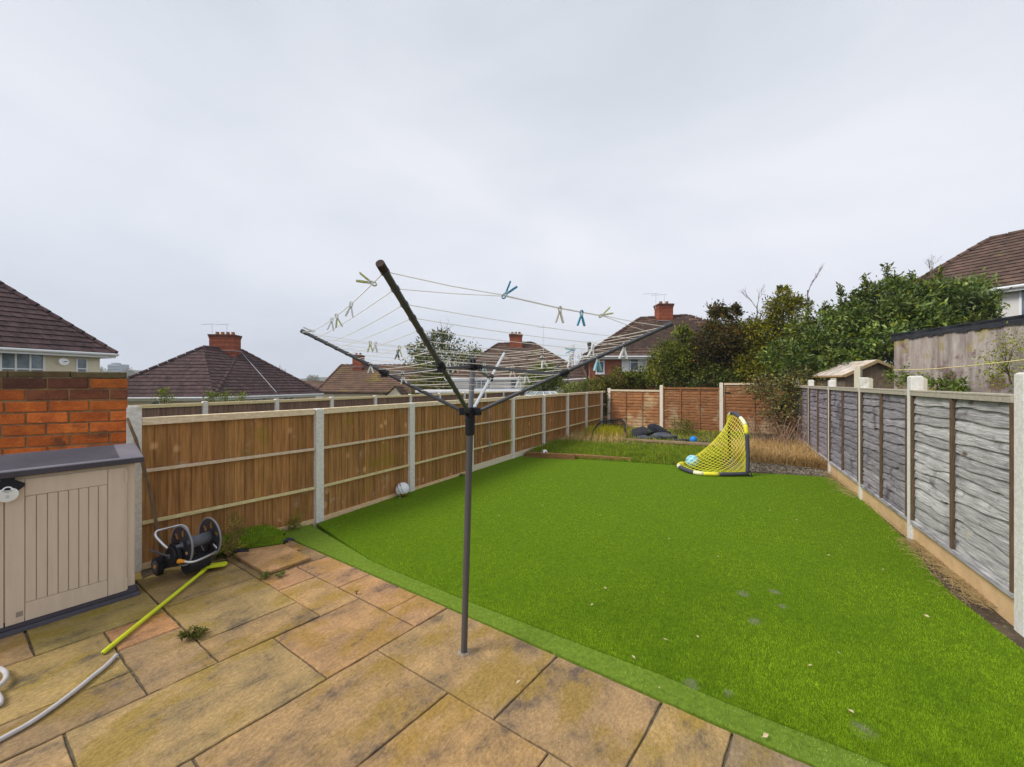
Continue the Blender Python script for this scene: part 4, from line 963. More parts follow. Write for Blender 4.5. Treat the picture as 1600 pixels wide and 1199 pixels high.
def goal():
    r = thing('football_goal', 'yellow and charcoal pop-up football goal with yellow netting at the far end of the lawn', 'football goal', (4.9,8.2,0))
    Lw = [Vector((4.95,8.08,.07)), Vector((4.55,8.07,.06)), Vector((4.15,8.10,.06)), Vector((3.90,8.24,.06)), Vector((3.80,8.52,.07)), Vector((3.84,8.85,.07)), Vector((4.05,9.12,.07)), Vector((4.45,9.22,.07)), Vector((4.9,9.40,.07)), Vector((5.42,9.56,.08))]
    Up = [Vector((4.95,8.08,.09)), Vector((4.97,8.10,.45)), Vector((4.965,8.12,.85)), Vector((4.955,8.16,1.08)), Vector((4.97,8.32,1.20)), Vector((5.05,8.65,1.275)), Vector((5.13,8.95,1.27)), Vector((5.23,9.25,1.17)), Vector((5.33,9.46,.85)), Vector((5.42,9.56,.08))]
    Lc = cr(Lw, 6); Uc = cr(Up, 6)
    m_y = mk('yellow_sleeve', (.72,.70,.10), (.66,.62,.08), rough=.6, bump=.05); 
    CH_ = (.055,.057,.075); CY = (.95,.95,.9)
    def sleeve(pts, cols, name):
        n = len(pts)-1; m = MB()
        k = 0
        for (f0, f1, c) in cols:
            a = int(round(f0*n)); b = int(round(f1*n)); m.tube(pts[a:b+1], .042, 10, t=c)
        return m.build(name, m_paint, r, smooth=True)
    YL = (.88,.80,.06); CR = (.85,.82,.55); GR = (.07,.072,.095)
    sleeve(Lc, [(0,.16,GR),(.16,.25,YL),(.25,.33,CR),(.33,.50,GR),(.50,.58,CR),(.58,.66,YL),(.66,1,(.02,.02,.025))], 'ground_hoop')
    sleeve(Uc, [(0,.24,GR),(.24,.33,YL),(.33,.46,CR),(.46,.68,GR),(.68,.74,CR),(.74,.84,YL),(.84,1,(.02,.02,.025))], 'upright_hoop')
    m = MB(); S_ = lambda s, pts: pts[int(min(len(pts)-1, round(s*(len(pts)-1))))]
    n = len(Lc)
    def sp(i, t):
        a = Uc[i]; b = Lc[i]; p = a.lerp(b, t); k = 4*t*(1-t); f = math.sin(PI*i/(n-1))
        return p+Vector((.17*k*f, .03*k*f, -.10*k*f))
    for k in range(1, 22):
        t = k/22; m.tube([sp(i, t) for i in range(n)], .0052, 4, t=YL, cap=False)
    for i in range(2, n-1, 2): m.tube([sp(i, t) for t in np.linspace(0,1,12)], .005, 4, t=YL, cap=False)
    m.build('net', m_paint, r)
    m = MB()  # far side black webbing strap and hinge stands
    for p, q in ((Lw[0], Vector((5.02,8.02,0))), (Lw[0]+Vector((-.1,0,.0)), Vector((5.02,8.02,0.01))), (Vector((5.0,8.06,.14)), Vector((5.02,8.02,0)))): m.tube([p, q], .010, 6)
    m.build('stand', m_black, r)
goal()
# small black net
def small_net():
    r = thing('small_goal', 'small black arched goal net standing in yellow grass in the far left corner', 'football goal', (3.2,13.1,0))
    arch = cr([P(929,690,12.9), P(926,678,13.0), P(933,664,13.1), P(943,658,13.15), P(957,656.5,13.2), P(970,656,13.2), P(976,662,13.1), P(977.5,675,12.9), P(980,688,12.7)], 5)
    m = MB(); m.tube(arch, .026, 7); m.build('frame', m_black, r, smooth=True)
    back = [p+Vector((.15,.75*(1 if 0 < i < len(arch)-1 else 1), -p.z*.85+.06)) for i, p in enumerate(arch)]
    m = MB()
    for i in range(0, len(arch)): m.tube([arch[i], arch[i].lerp(back[i],.5)-Vector((0,0,.05)), back[i]], .008, 3, cap=False)
    for k in range(1, 12): t = k/12; m.tube([arch[i].lerp(back[i], t)-Vector((0,0,.2*t*(1-t))) for i in range(len(arch))], .008, 3, cap=False)
    m.build('net', m_black, r)
    m = MB(); m.tube(back, .012, 6); m.build('rear_hoop', m_black, r)
small_net()
def lump(name, c, sx, sy, sz, rz, lab, cat, seed=0, tint=(1,1,1), tilt=0):
    r_ = random.Random(seed); m = MB(); N, M_ = 20, 14; c = Vector(c); k = len(m.v)
    ph = [r_.random()*6 for _ in range(6)]
    R = Matrix.Rotation(rz, 3, 'Z') @ Matrix.Rotation(tilt, 3, 'Y')
    for j in range(M_+1):
        th = PI*j/M_
        for i in range(N):
            a = 2*PI*i/N
            x, y, z = math.sin(th)*math.cos(a), math.sin(th)*math.sin(a), math.cos(th)
            e = .38; x = math.copysign(abs(x)**e, x); y = math.copysign(abs(y)**e, y); z = math.copysign(abs(z)**.6, z)
            w = 1+.16*math.sin(3*x+ph[0])*math.sin(4*y+ph[1])+.12*math.sin(7*x+ph[2]+3*z)*math.sin(6*y+ph[5]); z2 = z*(1+.35*math.sin(2.5*x+ph[3])*math.sin(2*y+ph[4]))
            p = R @ Vector((x*sx*w, y*sy*w, z2*sz)); q = c+p; m.v.append((q.x, q.y, max(q.z, c.z-sz*.8)))
    for j in range(M_):
        for i in range(N): a = k+j*N+i; b = k+j*N+(i+1)%N; m.face((a, a+N, b+N, b), tint)
    return tag(m.build(name, m_tarp, base=(c.x,c.y,c.z-sz*.8), smooth=True), lab, cat)
lump('rubble_bag', P(998,678,13.3), .42,.35,.12, .3, 'flat black moss-stained sheet bundle right of the small black net', 'bag', 3, (.5,.5,.5), tilt=-.25)
lump('rubble_bag', P(1006,686,12.7), .22,.16,.09, .1, 'small grey crumpled bag in front of the mossy black bundle', 'bag', 4, (1.2,1.2,1.3))
lump('cushion', P(1030,674,13.4), .36,.28,.15, -.3, 'black mossy cushion propped up behind the grey cushion', 'cushion', 5, (.45,.45,.5), tilt=.35)
lump('cushion', P(1037,683,12.7), .33,.25,.11, -.1, 'dusty grey cushion lying next to the plank', 'cushion', 6, (1.4,1.4,1.4))
lump('rubble_bag', P(1064,689,12.4), .25,.15,.06, .2, 'crumpled dark sheet left of the blue ball', 'bag', 8, (.6,.6,.8))
lump('rubble_bag', P(1100,692,12.0), .22,.12,.035, .2, 'dark scrap of sheet right of the blue ball', 'bag', 9, (.4,.4,.5))
m = MB(); a = P(966,686.5,12.4); b = P(1137,695.5,10.9); m.beam(a, b, .11, .06); tag(m.build('plank', mk('weathered_plank', (.36,.25,.155), (.25,.17,.10), scale=6, rough=.85), base=a, bevel=.003), 'long weathered plank lying across the grass before the cushions', 'plank')
m_sleep = mk('timber_sleeper', (.26,.13,.055), (.17,.085,.035), scale=5, stretch=(1,1,4), rough=.85, bump=.4)
a = Vector((.36,10.22,.07)); b = Vector((1.62,9.86,.07)); m = MB(); m.beam(a, b, .12, .14); tag(m.build('sleeper', m_sleep, base=a, bevel=.006), 'brown timber sleeper between the fence post and the white football', 'timber')
a = Vector((1.66,10.02,.06)); b = Vector((3.0,9.62,.04)); m = MB(); m.beam(a, b, .10, .11, t=(1.3,1.3,1.3)); tag(m.build('sleeper', m_sleep, base=a, bevel=.006), 'thin timber edging half buried in the long grass', 'timber')
# rope on the left fence
tp = onwall(763, 628, LPST[3]+FE*.07, LPST[4]+FE*.07); bt = onwall(766, 706, LPST[3]+FE*.07, LPST[4]+FE*.07)
r = thing('hanging_rope', 'thin grey-blue rope hanging on the fence right of the dryer pole', 'rope', (tp.x, tp.y, bt.z))
m = MB(); m.tube(cr([tp, tp.lerp(bt,.3)+Vector((.012,0,0)), tp.lerp(bt,.7)-Vector((.01,0,0)), bt]), .008, 6, t=(.32,.36,.42)); m.build('rope', m_paint, r)
m = MB(); m.tube([tp.lerp(bt,.80), tp.lerp(bt,.88)], .018, 8, t=(.20,.42,.60)); m.build('knot', m_paint, r)
# litter on the lawn
def litter():
    proto = None
    spots = [(946,919),(990,1027),(1030,1075),(1196,1150),(1040,1000),(1330,1112),(848,790),(780,806),(693,757),(560,826),(1063,852),(1045,842),(1203,798),(1160,817),(1122,870),(1295,868),(1245,813),(1266,1040),(1090,995),(938,805),(1006,768),(925,945),(965,712),(760,901),(810,1066),(595,783),(625,778),(1448,963),(1380,890),(1310,1020)]
    for i, (x, y) in enumerate(spots):
        g = G(x, y, .036)
        if proto is None:
            m = MB(); L = .022; m.v += [(-L,0,0),(0,-L*.5,.004),(L,0,.006),(0,L*.5,.010)]; m.face((0,1,2,3)); m.v += [(-L*1.5,.003,0),(-L,-.001,0),(-L,.002,0)]; m.face((4,5,6))
            o = m.build('fallen_leaf', mk('dead_leaf', (.52,.38,.20), (.62,.52,.36), scale=3, rough=.8, bump=0, tint=False)); proto = o
        else: o = proto.copy(); COL.objects.link(o)
        o.location = g; s = random.uniform(.5,1.0)*(1.25 if i == 3 else 1); o.scale = (s,s,s); o.rotation_euler = (random.uniform(-.3,.3), random.uniform(-.3,.3), random.random()*6)
        tag(o, 'small pale dead leaf lying on the artificial lawn', 'leaf', 'dead leaves dotted over the lawn')
litter()

# ============================================================ HOUSES
def clip(poly, v0, v1, f):
    def half(ps, key):
        out = []
        for i in range(len(ps)):
            a, b = ps[i], ps[(i+1) % len(ps)]; ka, kb = key(a), key(b)
            if ka >= 0: out.append(a)
            if (ka >= 0) != (kb >= 0) and abs(ka-kb) > 1e-12: out.append(a.lerp(b, ka/(ka-kb)))
        return out
    p = half(poly, lambda q: f(q)-v0)
    return half(p, lambda q: v1-f(q)) if len(p) >= 3 else []
def roof_plane(mb, pts, course=.32, tilew=.30, lift=.028, tv=(.82,1.18)):
    """courses of tiles, each with a real raised lower edge"""
    pts = [Vector(p) for p in pts]; n = (pts[1]-pts[0]).cross(pts[-1]-pts[0]).normalized()
    if n.z < 0: n = -n
    hor = Vector((0,0,1)).cross(n).normalized(); up = n.cross(hor).normalized()
    if up.z < 0: up = -up
    o = min(pts, key=lambda p: p.z); f = lambda q: (q-o).dot(up); g = lambda q: (q-o).dot(hor)
    vmax = max(f(p) for p in pts); k = 0
    while k*course < vmax:
        v0, v1 = k*course, min((k+1)*course, vmax+.001); row = clip(pts, v0, v1, f)
        if len(row) >= 3:
            us = [g(q) for q in row]; u0 = min(us); u1 = max(us); off = (k % 2)*tilew*.5
            j = math.floor((u0-off)/tilew)
            while off+j*tilew < u1:
                ua = off+j*tilew; cell = clip(row, ua, ua+tilew, g)
                if len(cell) >= 3:
                    c2 = [q+n*(lift*(1-(f(q)-v0)/course)+(.010 if True else 0)*(1 if (g(q)-ua) < tilew*.5 else 0)) for q in cell]
                    t = rt(*tv); mb.poly(c2, t)
                    low = [q for q in cell if f(q)-v0 < 1e-4]
                    if len(low) >= 2:
                        a, b = low[0], low[-1]
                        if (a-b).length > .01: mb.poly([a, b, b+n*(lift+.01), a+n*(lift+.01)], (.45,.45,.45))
                j += 1
        k += 1
def hipped(name, lab, corners, ridge, wallmat, tilemat, gz=-3, inset=.35, course=.32, tilew=.30, tv=(.82,1.18), fascia=m_upvc, planes=None):
    """corners: four eave corners c0..c3 (Vectors); ridge r0,r1. c0-c1 faces us"""
    c = [Vector(q) for q in corners]; r0, r1 = [Vector(q) for q in ridge]
    cen = sum(c, Vector())/4; h = thing(name, lab, 'house', (cen.x, cen.y, gz))
    rb = MB()
    for pl in (planes or [(c[0],c[1],r1,r0), (c[1],c[2],r1), (c[2],c[3],r0,r1), (c[3],c[0],r0)]): roof_plane(rb, pl, course, tilew, tv=tv)
    rf = rb.build('roof', tilemat, h)
    # boards under the tiles, ridge and hip caps, gutter
    u = MB()
    for pl in (planes or [(c[0],c[1],r1,r0), (c[1],c[2],r1), (c[2],c[3],r0,r1), (c[3],c[0],r0)]): u.poly([Vector(q)-Vector((0,0,.03)) for q in pl], (.5,.5,.5))
    u.poly([q-Vector((0,0,.04)) for q in c], (.5,.5,.5)); u.build('underlay', tilemat, rf)
    rc = MB()
    for a, b in ((r0,r1),(c[0],r0),(c[1],r1),(c[2],r1),(c[3],r0)):
        L = (b-a).length; k = max(2, int(L/.45))
        for i in range(k):
            p = a.lerp(b, i/k)+Vector((0,0,.035)); q = a.lerp(b, (i+1)/k-.01)+Vector((0,0,.03)); rc.tube([p, q], [.10,.085], 8, t=rt(.85,1.2))
    rc.build('ridge_tiles', tilemat, rf)
    g = MB()
    for i in range(4):
        a, b = c[i], c[(i+1)%4]; d = (b-a).normalized(); n = Vector((d.y,-d.x,0))
        if n.dot(a-cen) < 0: n = -n
        g.beam(a-n*.02-Vector((0,0,.10)), b-n*.02-Vector((0,0,.10)), .03, .17); g.tube([a+n*.05-Vector((0,0,.05)), b+n*.05-Vector((0,0,.05))], .055, 8, t=(.9,.9,.9))
    g.build('gutter', fascia, h)
    w = MB(); ci = []
    for i in range(4):
        v = (cen-c[i]); v.z = 0; ci.append(c[i]+v.normalized()*inset*1.41)
    zt = c[0].z-.05
    for i in range(4):
        a, b = ci[i], ci[(i+1)%4]; w.poly([Vector((a.x,a.y,gz)), Vector((b.x,b.y,gz)), Vector((b.x,b.y,b.z-.05)), Vector((a.x,a.y,a.z-.05))])
    w.build('wall', wallmat, h)
    return h, ci, rf
def chimney(rf, base, w, d, h, dz=0, pots=2, rz=0, aer=0, mat=None, potc=(.55,.2,.08)):
    base = Vector(base); u = Vector((math.cos(rz), math.sin(rz), 0)); k = Vector((-math.sin(rz), math.cos(rz), 0)); m = MB()
    cz = .085; n = int(h/cz)
    for i in range(n):
        e = 0 if i < n-3 else .02*(i-(n-4)); m.box(base+Vector((0,0,(i+.5)*cz-.4)), w+e*2, d+e*2, cz-.006, rz=rz, t=rt(.7,1.2) if i < n-2 else (.45,.6,.8))
    m.box(base+Vector((0,0,h/2-.4)), w-.015, d-.015, h, rz=rz, t=(.55,.9,1.2)); top = h-.4
    c = m.build('chimney', mat or m_chim, rf)
    for i in range(pots):
        p = base+u*((i+.5)/pots-.5)*w*.85+Vector((0,0,top-.03)); q = MB(); q.tube([p, p+Vector((0,0,.05)), p+Vector((0,0,.20)), p+Vector((0,0,.22))], [.12,.115,.095,.11], 12, t=rt(.7,1.1)); q.build('chimney_pot', m_pot, c)
    f = MB(); f.box(base+Vector((0,0,-.0)), w+.16, d+.16, .03, rz=rz, t=(1,1,1)); f.build('flashing', m_lead, c)
    for i in range(aer):
        p = base+u*(-w/2-.05+i*w*.6)+Vector((0,0,top-.3)); hh = random.uniform(.75,1.15); q = MB(); q.tube([p, p+Vector((0,0,hh))], .014, 5)
        a = p+Vector((0,0,hh)); dr = Vector((-1,.2,0)).normalized(); q.tube([a+dr*-.15, a+dr*.85], .010, 5)
        for s in range(9): b = a+dr*(-.1+s*.11); q.tube([b-Vector((0,.14,0)), b+Vector((0,.14,.02))], .006, 4)
        q.build('aerial', m_alu_glare, c)
    return c
m_chim = mk('chimney_brick', (.34,.10,.05), (.24,.07,.04), scale=6, rough=.9, bump=.3, c4=(.12,.07,.05), t4=.62, s4=5)
m_pot = mk('clay_pot', (.42,.20,.09), (.28,.14,.07), scale=6, rough=.85, c3=(.2,.2,.06), t3=.6, s3=6)
m_lead = mk('lead_flashing', (.38,.40,.44), (.28,.30,.33), scale=6, rough=.6)
def window(h, A, B, x0, y0, x1, y1, bars=0, tr=None, curtain=False, proud=.05):
    P0 = onwall(x0, y0, A, B); P1 = onwall(x1, y1, A, B); d = Vector((B[0]-A[0], B[1]-A[1], 0)).normalized(); n = Vector((d.y,-d.x,0))
    if n.dot(Vector((0,0,0))-Vector((A[0],A[1],0))) < 0: n = -n
    P2 = Vector((P1.x, P1.y, P0.z)); z1 = P0.z; z0 = min(P1.z, z1-.25); a = P0+n*.0; b = P2
    Za = lambda p, z: Vector((p.x, p.y, z))
    f = MB(); t = .055
    for z in (z0+t/2, z1-t/2): f.beam(Za(a,z)+n*proud/2, Za(b,z)+n*proud/2, proud, t)
    for p in (a, b): f.beam(Za(p,z0)+n*proud/2, Za(p,z1)+n*proud/2, t, proud-.004, up=tuple(n))
    for k in range(bars): p = a.lerp(b, (k+1)/(bars+1)); f.beam(Za(p,z0)+n*proud/2, Za(p,z1)+n*proud/2, t*.8, proud-.006, up=tuple(n))
    if tr: z = z0+(z1-z0)*tr; f.beam(Za(a,z)+n*proud/2, Za(b,z)+n*proud/2, proud-.01, t*.8)
    s = MB(); s.beam(Za(a,z0-.03)+n*.05-d*.05, Za(b,z0-.03)+n*.05+d*.05, .12, .05); 
    fr_ = f.build('window', m_upvc, h); g = MB(); g.poly([Za(a,z0)+n*.012, Za(b,z0)+n*.012, Za(b,z1)+n*.012, Za(a,z1)+n*.012]); g.build('pane', m_glass, fr_); s.build('sill', m_upvc, fr_)
    if curtain:
        cc = MB()
        for q, e in ((0,.3),(.7,1)): cc.poly([Za(a.lerp(b,q),z0)+n*.0135, Za(a.lerp(b,e),z0)+n*.0135, Za(a.lerp(b,e),z1)+n*.0135, Za(a.lerp(b,q),z1)+n*.0135], (.75,.75,.75))
        cc.build('curtain', m_paint, fr_)
    return fr_
V3 = lambda x, y, z: Vector((x, y, z))
# A: far left
zA = 3.18
hA, wA, rA = hipped('house', 'cream rendered house with dark purple-brown tiled roof at the left edge behind the brick wall',
    [V3(-19.3,6.5,zA), V3(-16.6,16.1,zA), V3(-26.5,19.5,zA), V3(-29.5,9.5,zA)], [V3(-23.9,11.2,7.2), V3(-22.2,14.9,7.2)], m_render, m_tile, course=.34)
window(hA, wA[0], wA[1], 0, 548, 68, 620, bars=2, tr=.62, curtain=False); window(hA, wA[0], wA[1], 119, 559, 135, 620, tr=.72)
sdish = onwall(95, 568, wA[0], wA[1]); m = MB(); nA = V3(.9,-.35,.25).normalized()
for k in range(1): m.tube([sdish+nA*.2, sdish+nA*.22, sdish+nA*.25], [.02,.09,.14], 16); m.tube([sdish, sdish+nA*.2], .02, 6); m.tube([sdish+nA*.22, sdish+nA*.5+V3(0,0,-.06)], .018, 5, t=(.3,.3,.3))
m.build('satellite_dish', m_paint, hA)
# B
zB = 1.2
hB, wB, rB = hipped('house', 'pale bungalow-like house with broad purple-brown hipped roof and wide brick chimney at centre left',
    [P(131,621.6,19.5)*1, P(335,620.5,20.4), P(505,615,27), V3(-20.5,28.5,zB)], [P(318,543,23.6), P(376,547,26.0)], m_render, m_tile, gz=-3.2,
    planes=[(P(131,621.6,19.5), P(335,620.5,20.4), P(318,543,23.6)), (P(335,620.5,20.4), P(505,615,27), P(376,547,26.0), P(318,543,23.6)), (P(505,615,27), V3(-20.5,28.5,zB), P(376,547,26.0)), (V3(-20.5,28.5,zB), P(131,621.6,19.5), P(318,543,23.6), P(376,547,26.0))])
chimney(rB, P(352,549,24.9), 1.45, .8, 1.45, pots=4, rz=.15, aer=2)
window(hB, wB[0], wB[1], 236, 626, 250, 650, tr=.5); window(hB, wB[1], wB[2], 388, 621, 416, 650, bars=2); window(hB, wB[1], wB[2], 440, 619, 459, 645, bars=1)
m = MB(); a = P(221,596,21.2); m.tube([a-Vector((0,0,.15)), a+Vector((0,0,.30))], .07, 10); m.tube([a+Vector((0,0,.3)), a+Vector((0,0,.46))], [.10,.03], 10); m.build('vent_pipe', m_black, rB); m = MB(); m.box(a-Vector((0,.1,.13)), .5,.4,.03, t=(1.4,1.4,1.5)); m.build('flashing', m_lead, rB)
m = MB(); m.tube([P(376,551,25.7)+V3(0,0,.06), P(432,617,22.9)+V3(0,0,.14)], .02, 5); m.build('party_strip', m_lead, rB)
# C
hC, wC, rC = hipped('house', 'small house with brown moss-stained hipped roof left of the dryer pole', [P(494,612,34.5), P(700,613,33), V3(-3.5,43,1.05), V3(-17,43,1.05)], [P(533,571,38.2), P(672,571,38.5)], m_render, m_tile2, gz=-3, course=.36, tilew=.4, tv=(.9,1.1), fascia=m_tile3)
chimney(rC, P(560,574,37.6), .9, .7, 1.6, pots=2, aer=1)
# gable wing of C
h2 = thing('house', 'cream gable end of a low building beside the mossy brown roof', 'house', P(614,613,31)*1-Vector((0,0,3)))
m = MB(); a, b, t_ = P(600,622,31), P(630,622,31), P(618,606,31); m.prism([Vector((a.x,a.y,-2)), Vector((b.x,b.y,-2)), b, t_, a], (0,1.8,0)); m.build('wall', m_render, h2)
m = MB(); roof_plane(m, [a+V3(-.3,-.2,-.2), t_+V3(0,-.2,.15), t_+V3(0,2.0,.15), a+V3(-.3,2.0,-.2)]); roof_plane(m, [b+V3(.3,-.2,-.2), t_+V3(0,-.2,.15), t_+V3(0,2.0,.15), b+V3(.3,2.0,-.2)]); m.build('roof', m_tile2, h2)
# tiny distant roof between B and C
hX, wX, rX = hipped('house', 'distant low red-brown roof between the two left-hand houses', [P(440,612,60), P(512,612,60), V3(-29,70,.5), V3(-36,70,.5)], [P(470,596,65), P(500,596,65)], m_render, m_tile2, gz=-3, course=.5, tilew=1.0)
# D
hD, wD, rD = hipped('house', 'white rendered house with weathered brown roof and bay window behind the dryer lines', [P(696,591,26.5), P(917,589,27.5), V3(7.4,35,2.35), V3(-4.0,35,2.35)], [P(778,538,31), P(832,536,31.5)], m_white, m_tile3, gz=-2, course=.34)
chimney(rD, P(806,545,31), 1.0, .8, 1.55, pots=3)
m = MB(); a = P(849,570,30); m.tube([a, a+V3(0,0,3.2)], .02, 5); m.tube([a+V3(-.5,0,2.9), a+V3(.5,0,2.9)], .012, 4); m.build('aerial', m_alu_glare, rD)
window(hD, wD[0], wD[1], 789, 591, 816, 608, bars=2, tr=.6, curtain=True); window(hD, wD[0], wD[1], 738, 593, 766, 608, bars=3); window(hD, wD[0], wD[1], 887, 592, 893, 606)
m = MB()
for k in range(7):
    x = 741+k*12.5; p = P(x, 611, 25.5); m.box(p, .5,.9,.22, t=(1,1,1)) if k in (0,6) else None
fx = thing('flat_roof_extension', 'long low white flat-roofed extension below the white house', 'house', P(735,612,24)-V3(0,0,2.4))
m = MB(); a, b = P(655,613.5,24), P(838,612.5,24); m.prism([Vector((a.x,a.y,-2)), Vector((b.x,b.y,-2)), Vector((b.x,b.y+2,-2)), Vector((a.x,a.y+2,-2))], (0,0,a.z+2)); m.build('wall', m_white, fx)
m = MB(); m.prism([Vector((a.x-.2,a.y-.2,a.z)), Vector((b.x+.2,b.y-.2,a.z)), Vector((b.x+.2,b.y+2,a.z)), Vector((a.x-.2,a.y+2,a.z))], (0,0,.14), (1.1,1.1,1.15)); m.build('roof', m_upvc, fx)
# E
m_brickhouse = mk('red_house_brick', (.40,.12,.06), (.28,.08,.045), scale=8, rough=.9, bump=.3)
def add_courses(m, s=13):
    nt = m.node_tree; N = nt.nodes.new; L = nt.links.new; b = nt.nodes['Principled BSDF']; src = b.inputs['Base Color'].links[0].from_socket
    tc = N('ShaderNodeTexCoord'); sx = N('ShaderNodeSeparateXYZ'); L(tc.outputs['Object'], sx.inputs[0]); ad = N('ShaderNodeMath'); ad.operation = 'ADD'; L(sx.outputs['X'], ad.inputs[0]); L(sx.outputs['Y'], ad.inputs[1])
    cb = N('ShaderNodeCombineXYZ'); L(ad.outputs[0], cb.inputs[0]); L(sx.outputs['Z'], cb.inputs[1])
    br = N('ShaderNodeTexBrick'); br.inputs['Scale'].default_value = 1; br.inputs['Brick Width'].default_value = .225; br.inputs['Row Height'].default_value = .075; br.inputs['Mortar Size'].default_value = .008
    br.inputs['Color1'].default_value = (1,1,1,1); br.inputs['Color2'].default_value = (.7,.7,.72,1); br.inputs['Mortar'].default_value = (.9,1.6,2.2,1); L(cb.outputs[0], br.inputs['Vector'])
    mx = N('ShaderNodeMix'); mx.data_type = 'RGBA'; mx.blend_type = 'MULTIPLY'; mx.inputs[0].default_value = 1; L(src, mx.inputs[6]); L(br.outputs['Color'], mx.inputs[7]); L(mx.outputs[2], b.inputs['Base Color'])
add_courses(m_brickhouse)
hE, wE, rE = hipped('house', 'red brick house with dark brown roof and tall chimney behind the right of the dryer', [P(912,556.5,21.8), P(1262,556,21.8), V3(18,30,3.48), V3(5.4,31,3.48)], [P(1000,498,26), P(1075,493.5,25.5)], m_brickhouse, m_tile3, gz=-1.5, course=.34)
chimney(rE, P(1037,503,25.6), .95, .75, 1.55, pots=2, aer=2)
window(hE, wE[0], wE[1], 931.5, 564, 943.5, 584); window(hE, wE[0], wE[1], 972, 560.5, 1010, 580, bars=2, tr=.7, curtain=True)
m = MB(); a = onwall(918, 560, wE[0], wE[1])+V3(0,-.06,0); m.tube([a, a-V3(0,0,4)], .05, 8); m.build('downpipe', m_black, hE)
# low grey roof between D and E
hG, wG, rG = hipped('house', 'pinkish white low house with small dark roof squeezed left of the brick house', [P(868,594,24.5), P(918,590.5,24.5), V3(5.2,29,2.2), V3(2.8,29,2.2)], [P(893,574,27), P(910,574,27)], m_white, m_tile3, gz=-2, course=.34)
# F
zF = 5.2
hF, wF, rF = hipped('house', 'white rendered house with grey-brown tiled hipped roof at the right edge behind the laurel', [V3(15.2,16,zF), V3(18.5,8.5,zF), V3(25.8,11.7,zF), V3(22.5,19.2,zF)], [V3(19.65,15.8,7.85), V3(21.2,12.2,7.85)], m_white, m_tile3, gz=-.5, course=.30, tilew=.26, inset=.30)
window(hF, wF[0], wF[1], 1595, 450, 1650, 520, bars=1)

# ============================================================ GARAGE WALL, SHED, GREENHOUSE
def garage():
    A = P(1397,527,9.0); B = P(1600,498,6.42); d = (B-A); d.z = 0; d.normalize(); n = Vector((-d.y, d.x, 0))*-1
    if n.dot(Vector((0,0,0))-A) < 0: n = -n
    E = A+d*4.6; H = A.z
    g = thing('garage', 'streaked concrete sectional garage with black roof edge behind the right fence', 'garage', (A.x, A.y, 0))
    m = MB(); L = 4.6; x = 0; k = 0
    while x < L:
        w_ = 1.22; a = A+d*(x+.0015); b = A+d*min(x+w_-.0015, L); t = rt(.9,1.1)
        m.hexa([Vector((a.x,a.y,-.1)), Vector((b.x,b.y,-.1)), *[Vector((q.x,q.y,-.1))-n*.06 for q in (b,a)], Vector((a.x,a.y,H)), Vector((b.x,b.y,H)), *[Vector((q.x,q.y,H))-n*.06 for q in (b,a)]], t); x += w_
    bk = -n*3.0
    for p, q in ((A, A+bk), (A+bk, E+bk), (E+bk, E)): m.poly([Vector((p.x,p.y,-.1)), Vector((q.x,q.y,-.1)), Vector((q.x,q.y,H)), Vector((p.x,p.y,H))], (.8,.8,.8))
    m.build('wall', m_sheet, g)
    m = MB()
    a = A-d*.06+n*.03; b = E+d*.06+n*.03; N = 40
    for i in range(N):
        p = a.lerp(b, i/N); q = a.lerp(b, (i+1)/N); z0 = H-.05-random.uniform(0,.05); m.poly([Vector((p.x,p.y,z0)), Vector((q.x,q.y,z0)), Vector((q.x,q.y,H+.06)), Vector((p.x,p.y,H+.06))])
    m.hexa([Vector((q.x,q.y,H+.01)) for q in (a, b, b+bk*1.02, a+bk*1.02)]+[Vector((q.x,q.y,H+.075)) for q in (a, b, b+bk*1.02, a+bk*1.02)])
    m.build('roof', m_felt, g)
    return A, d, n
gA_, gd_, gn_ = garage()
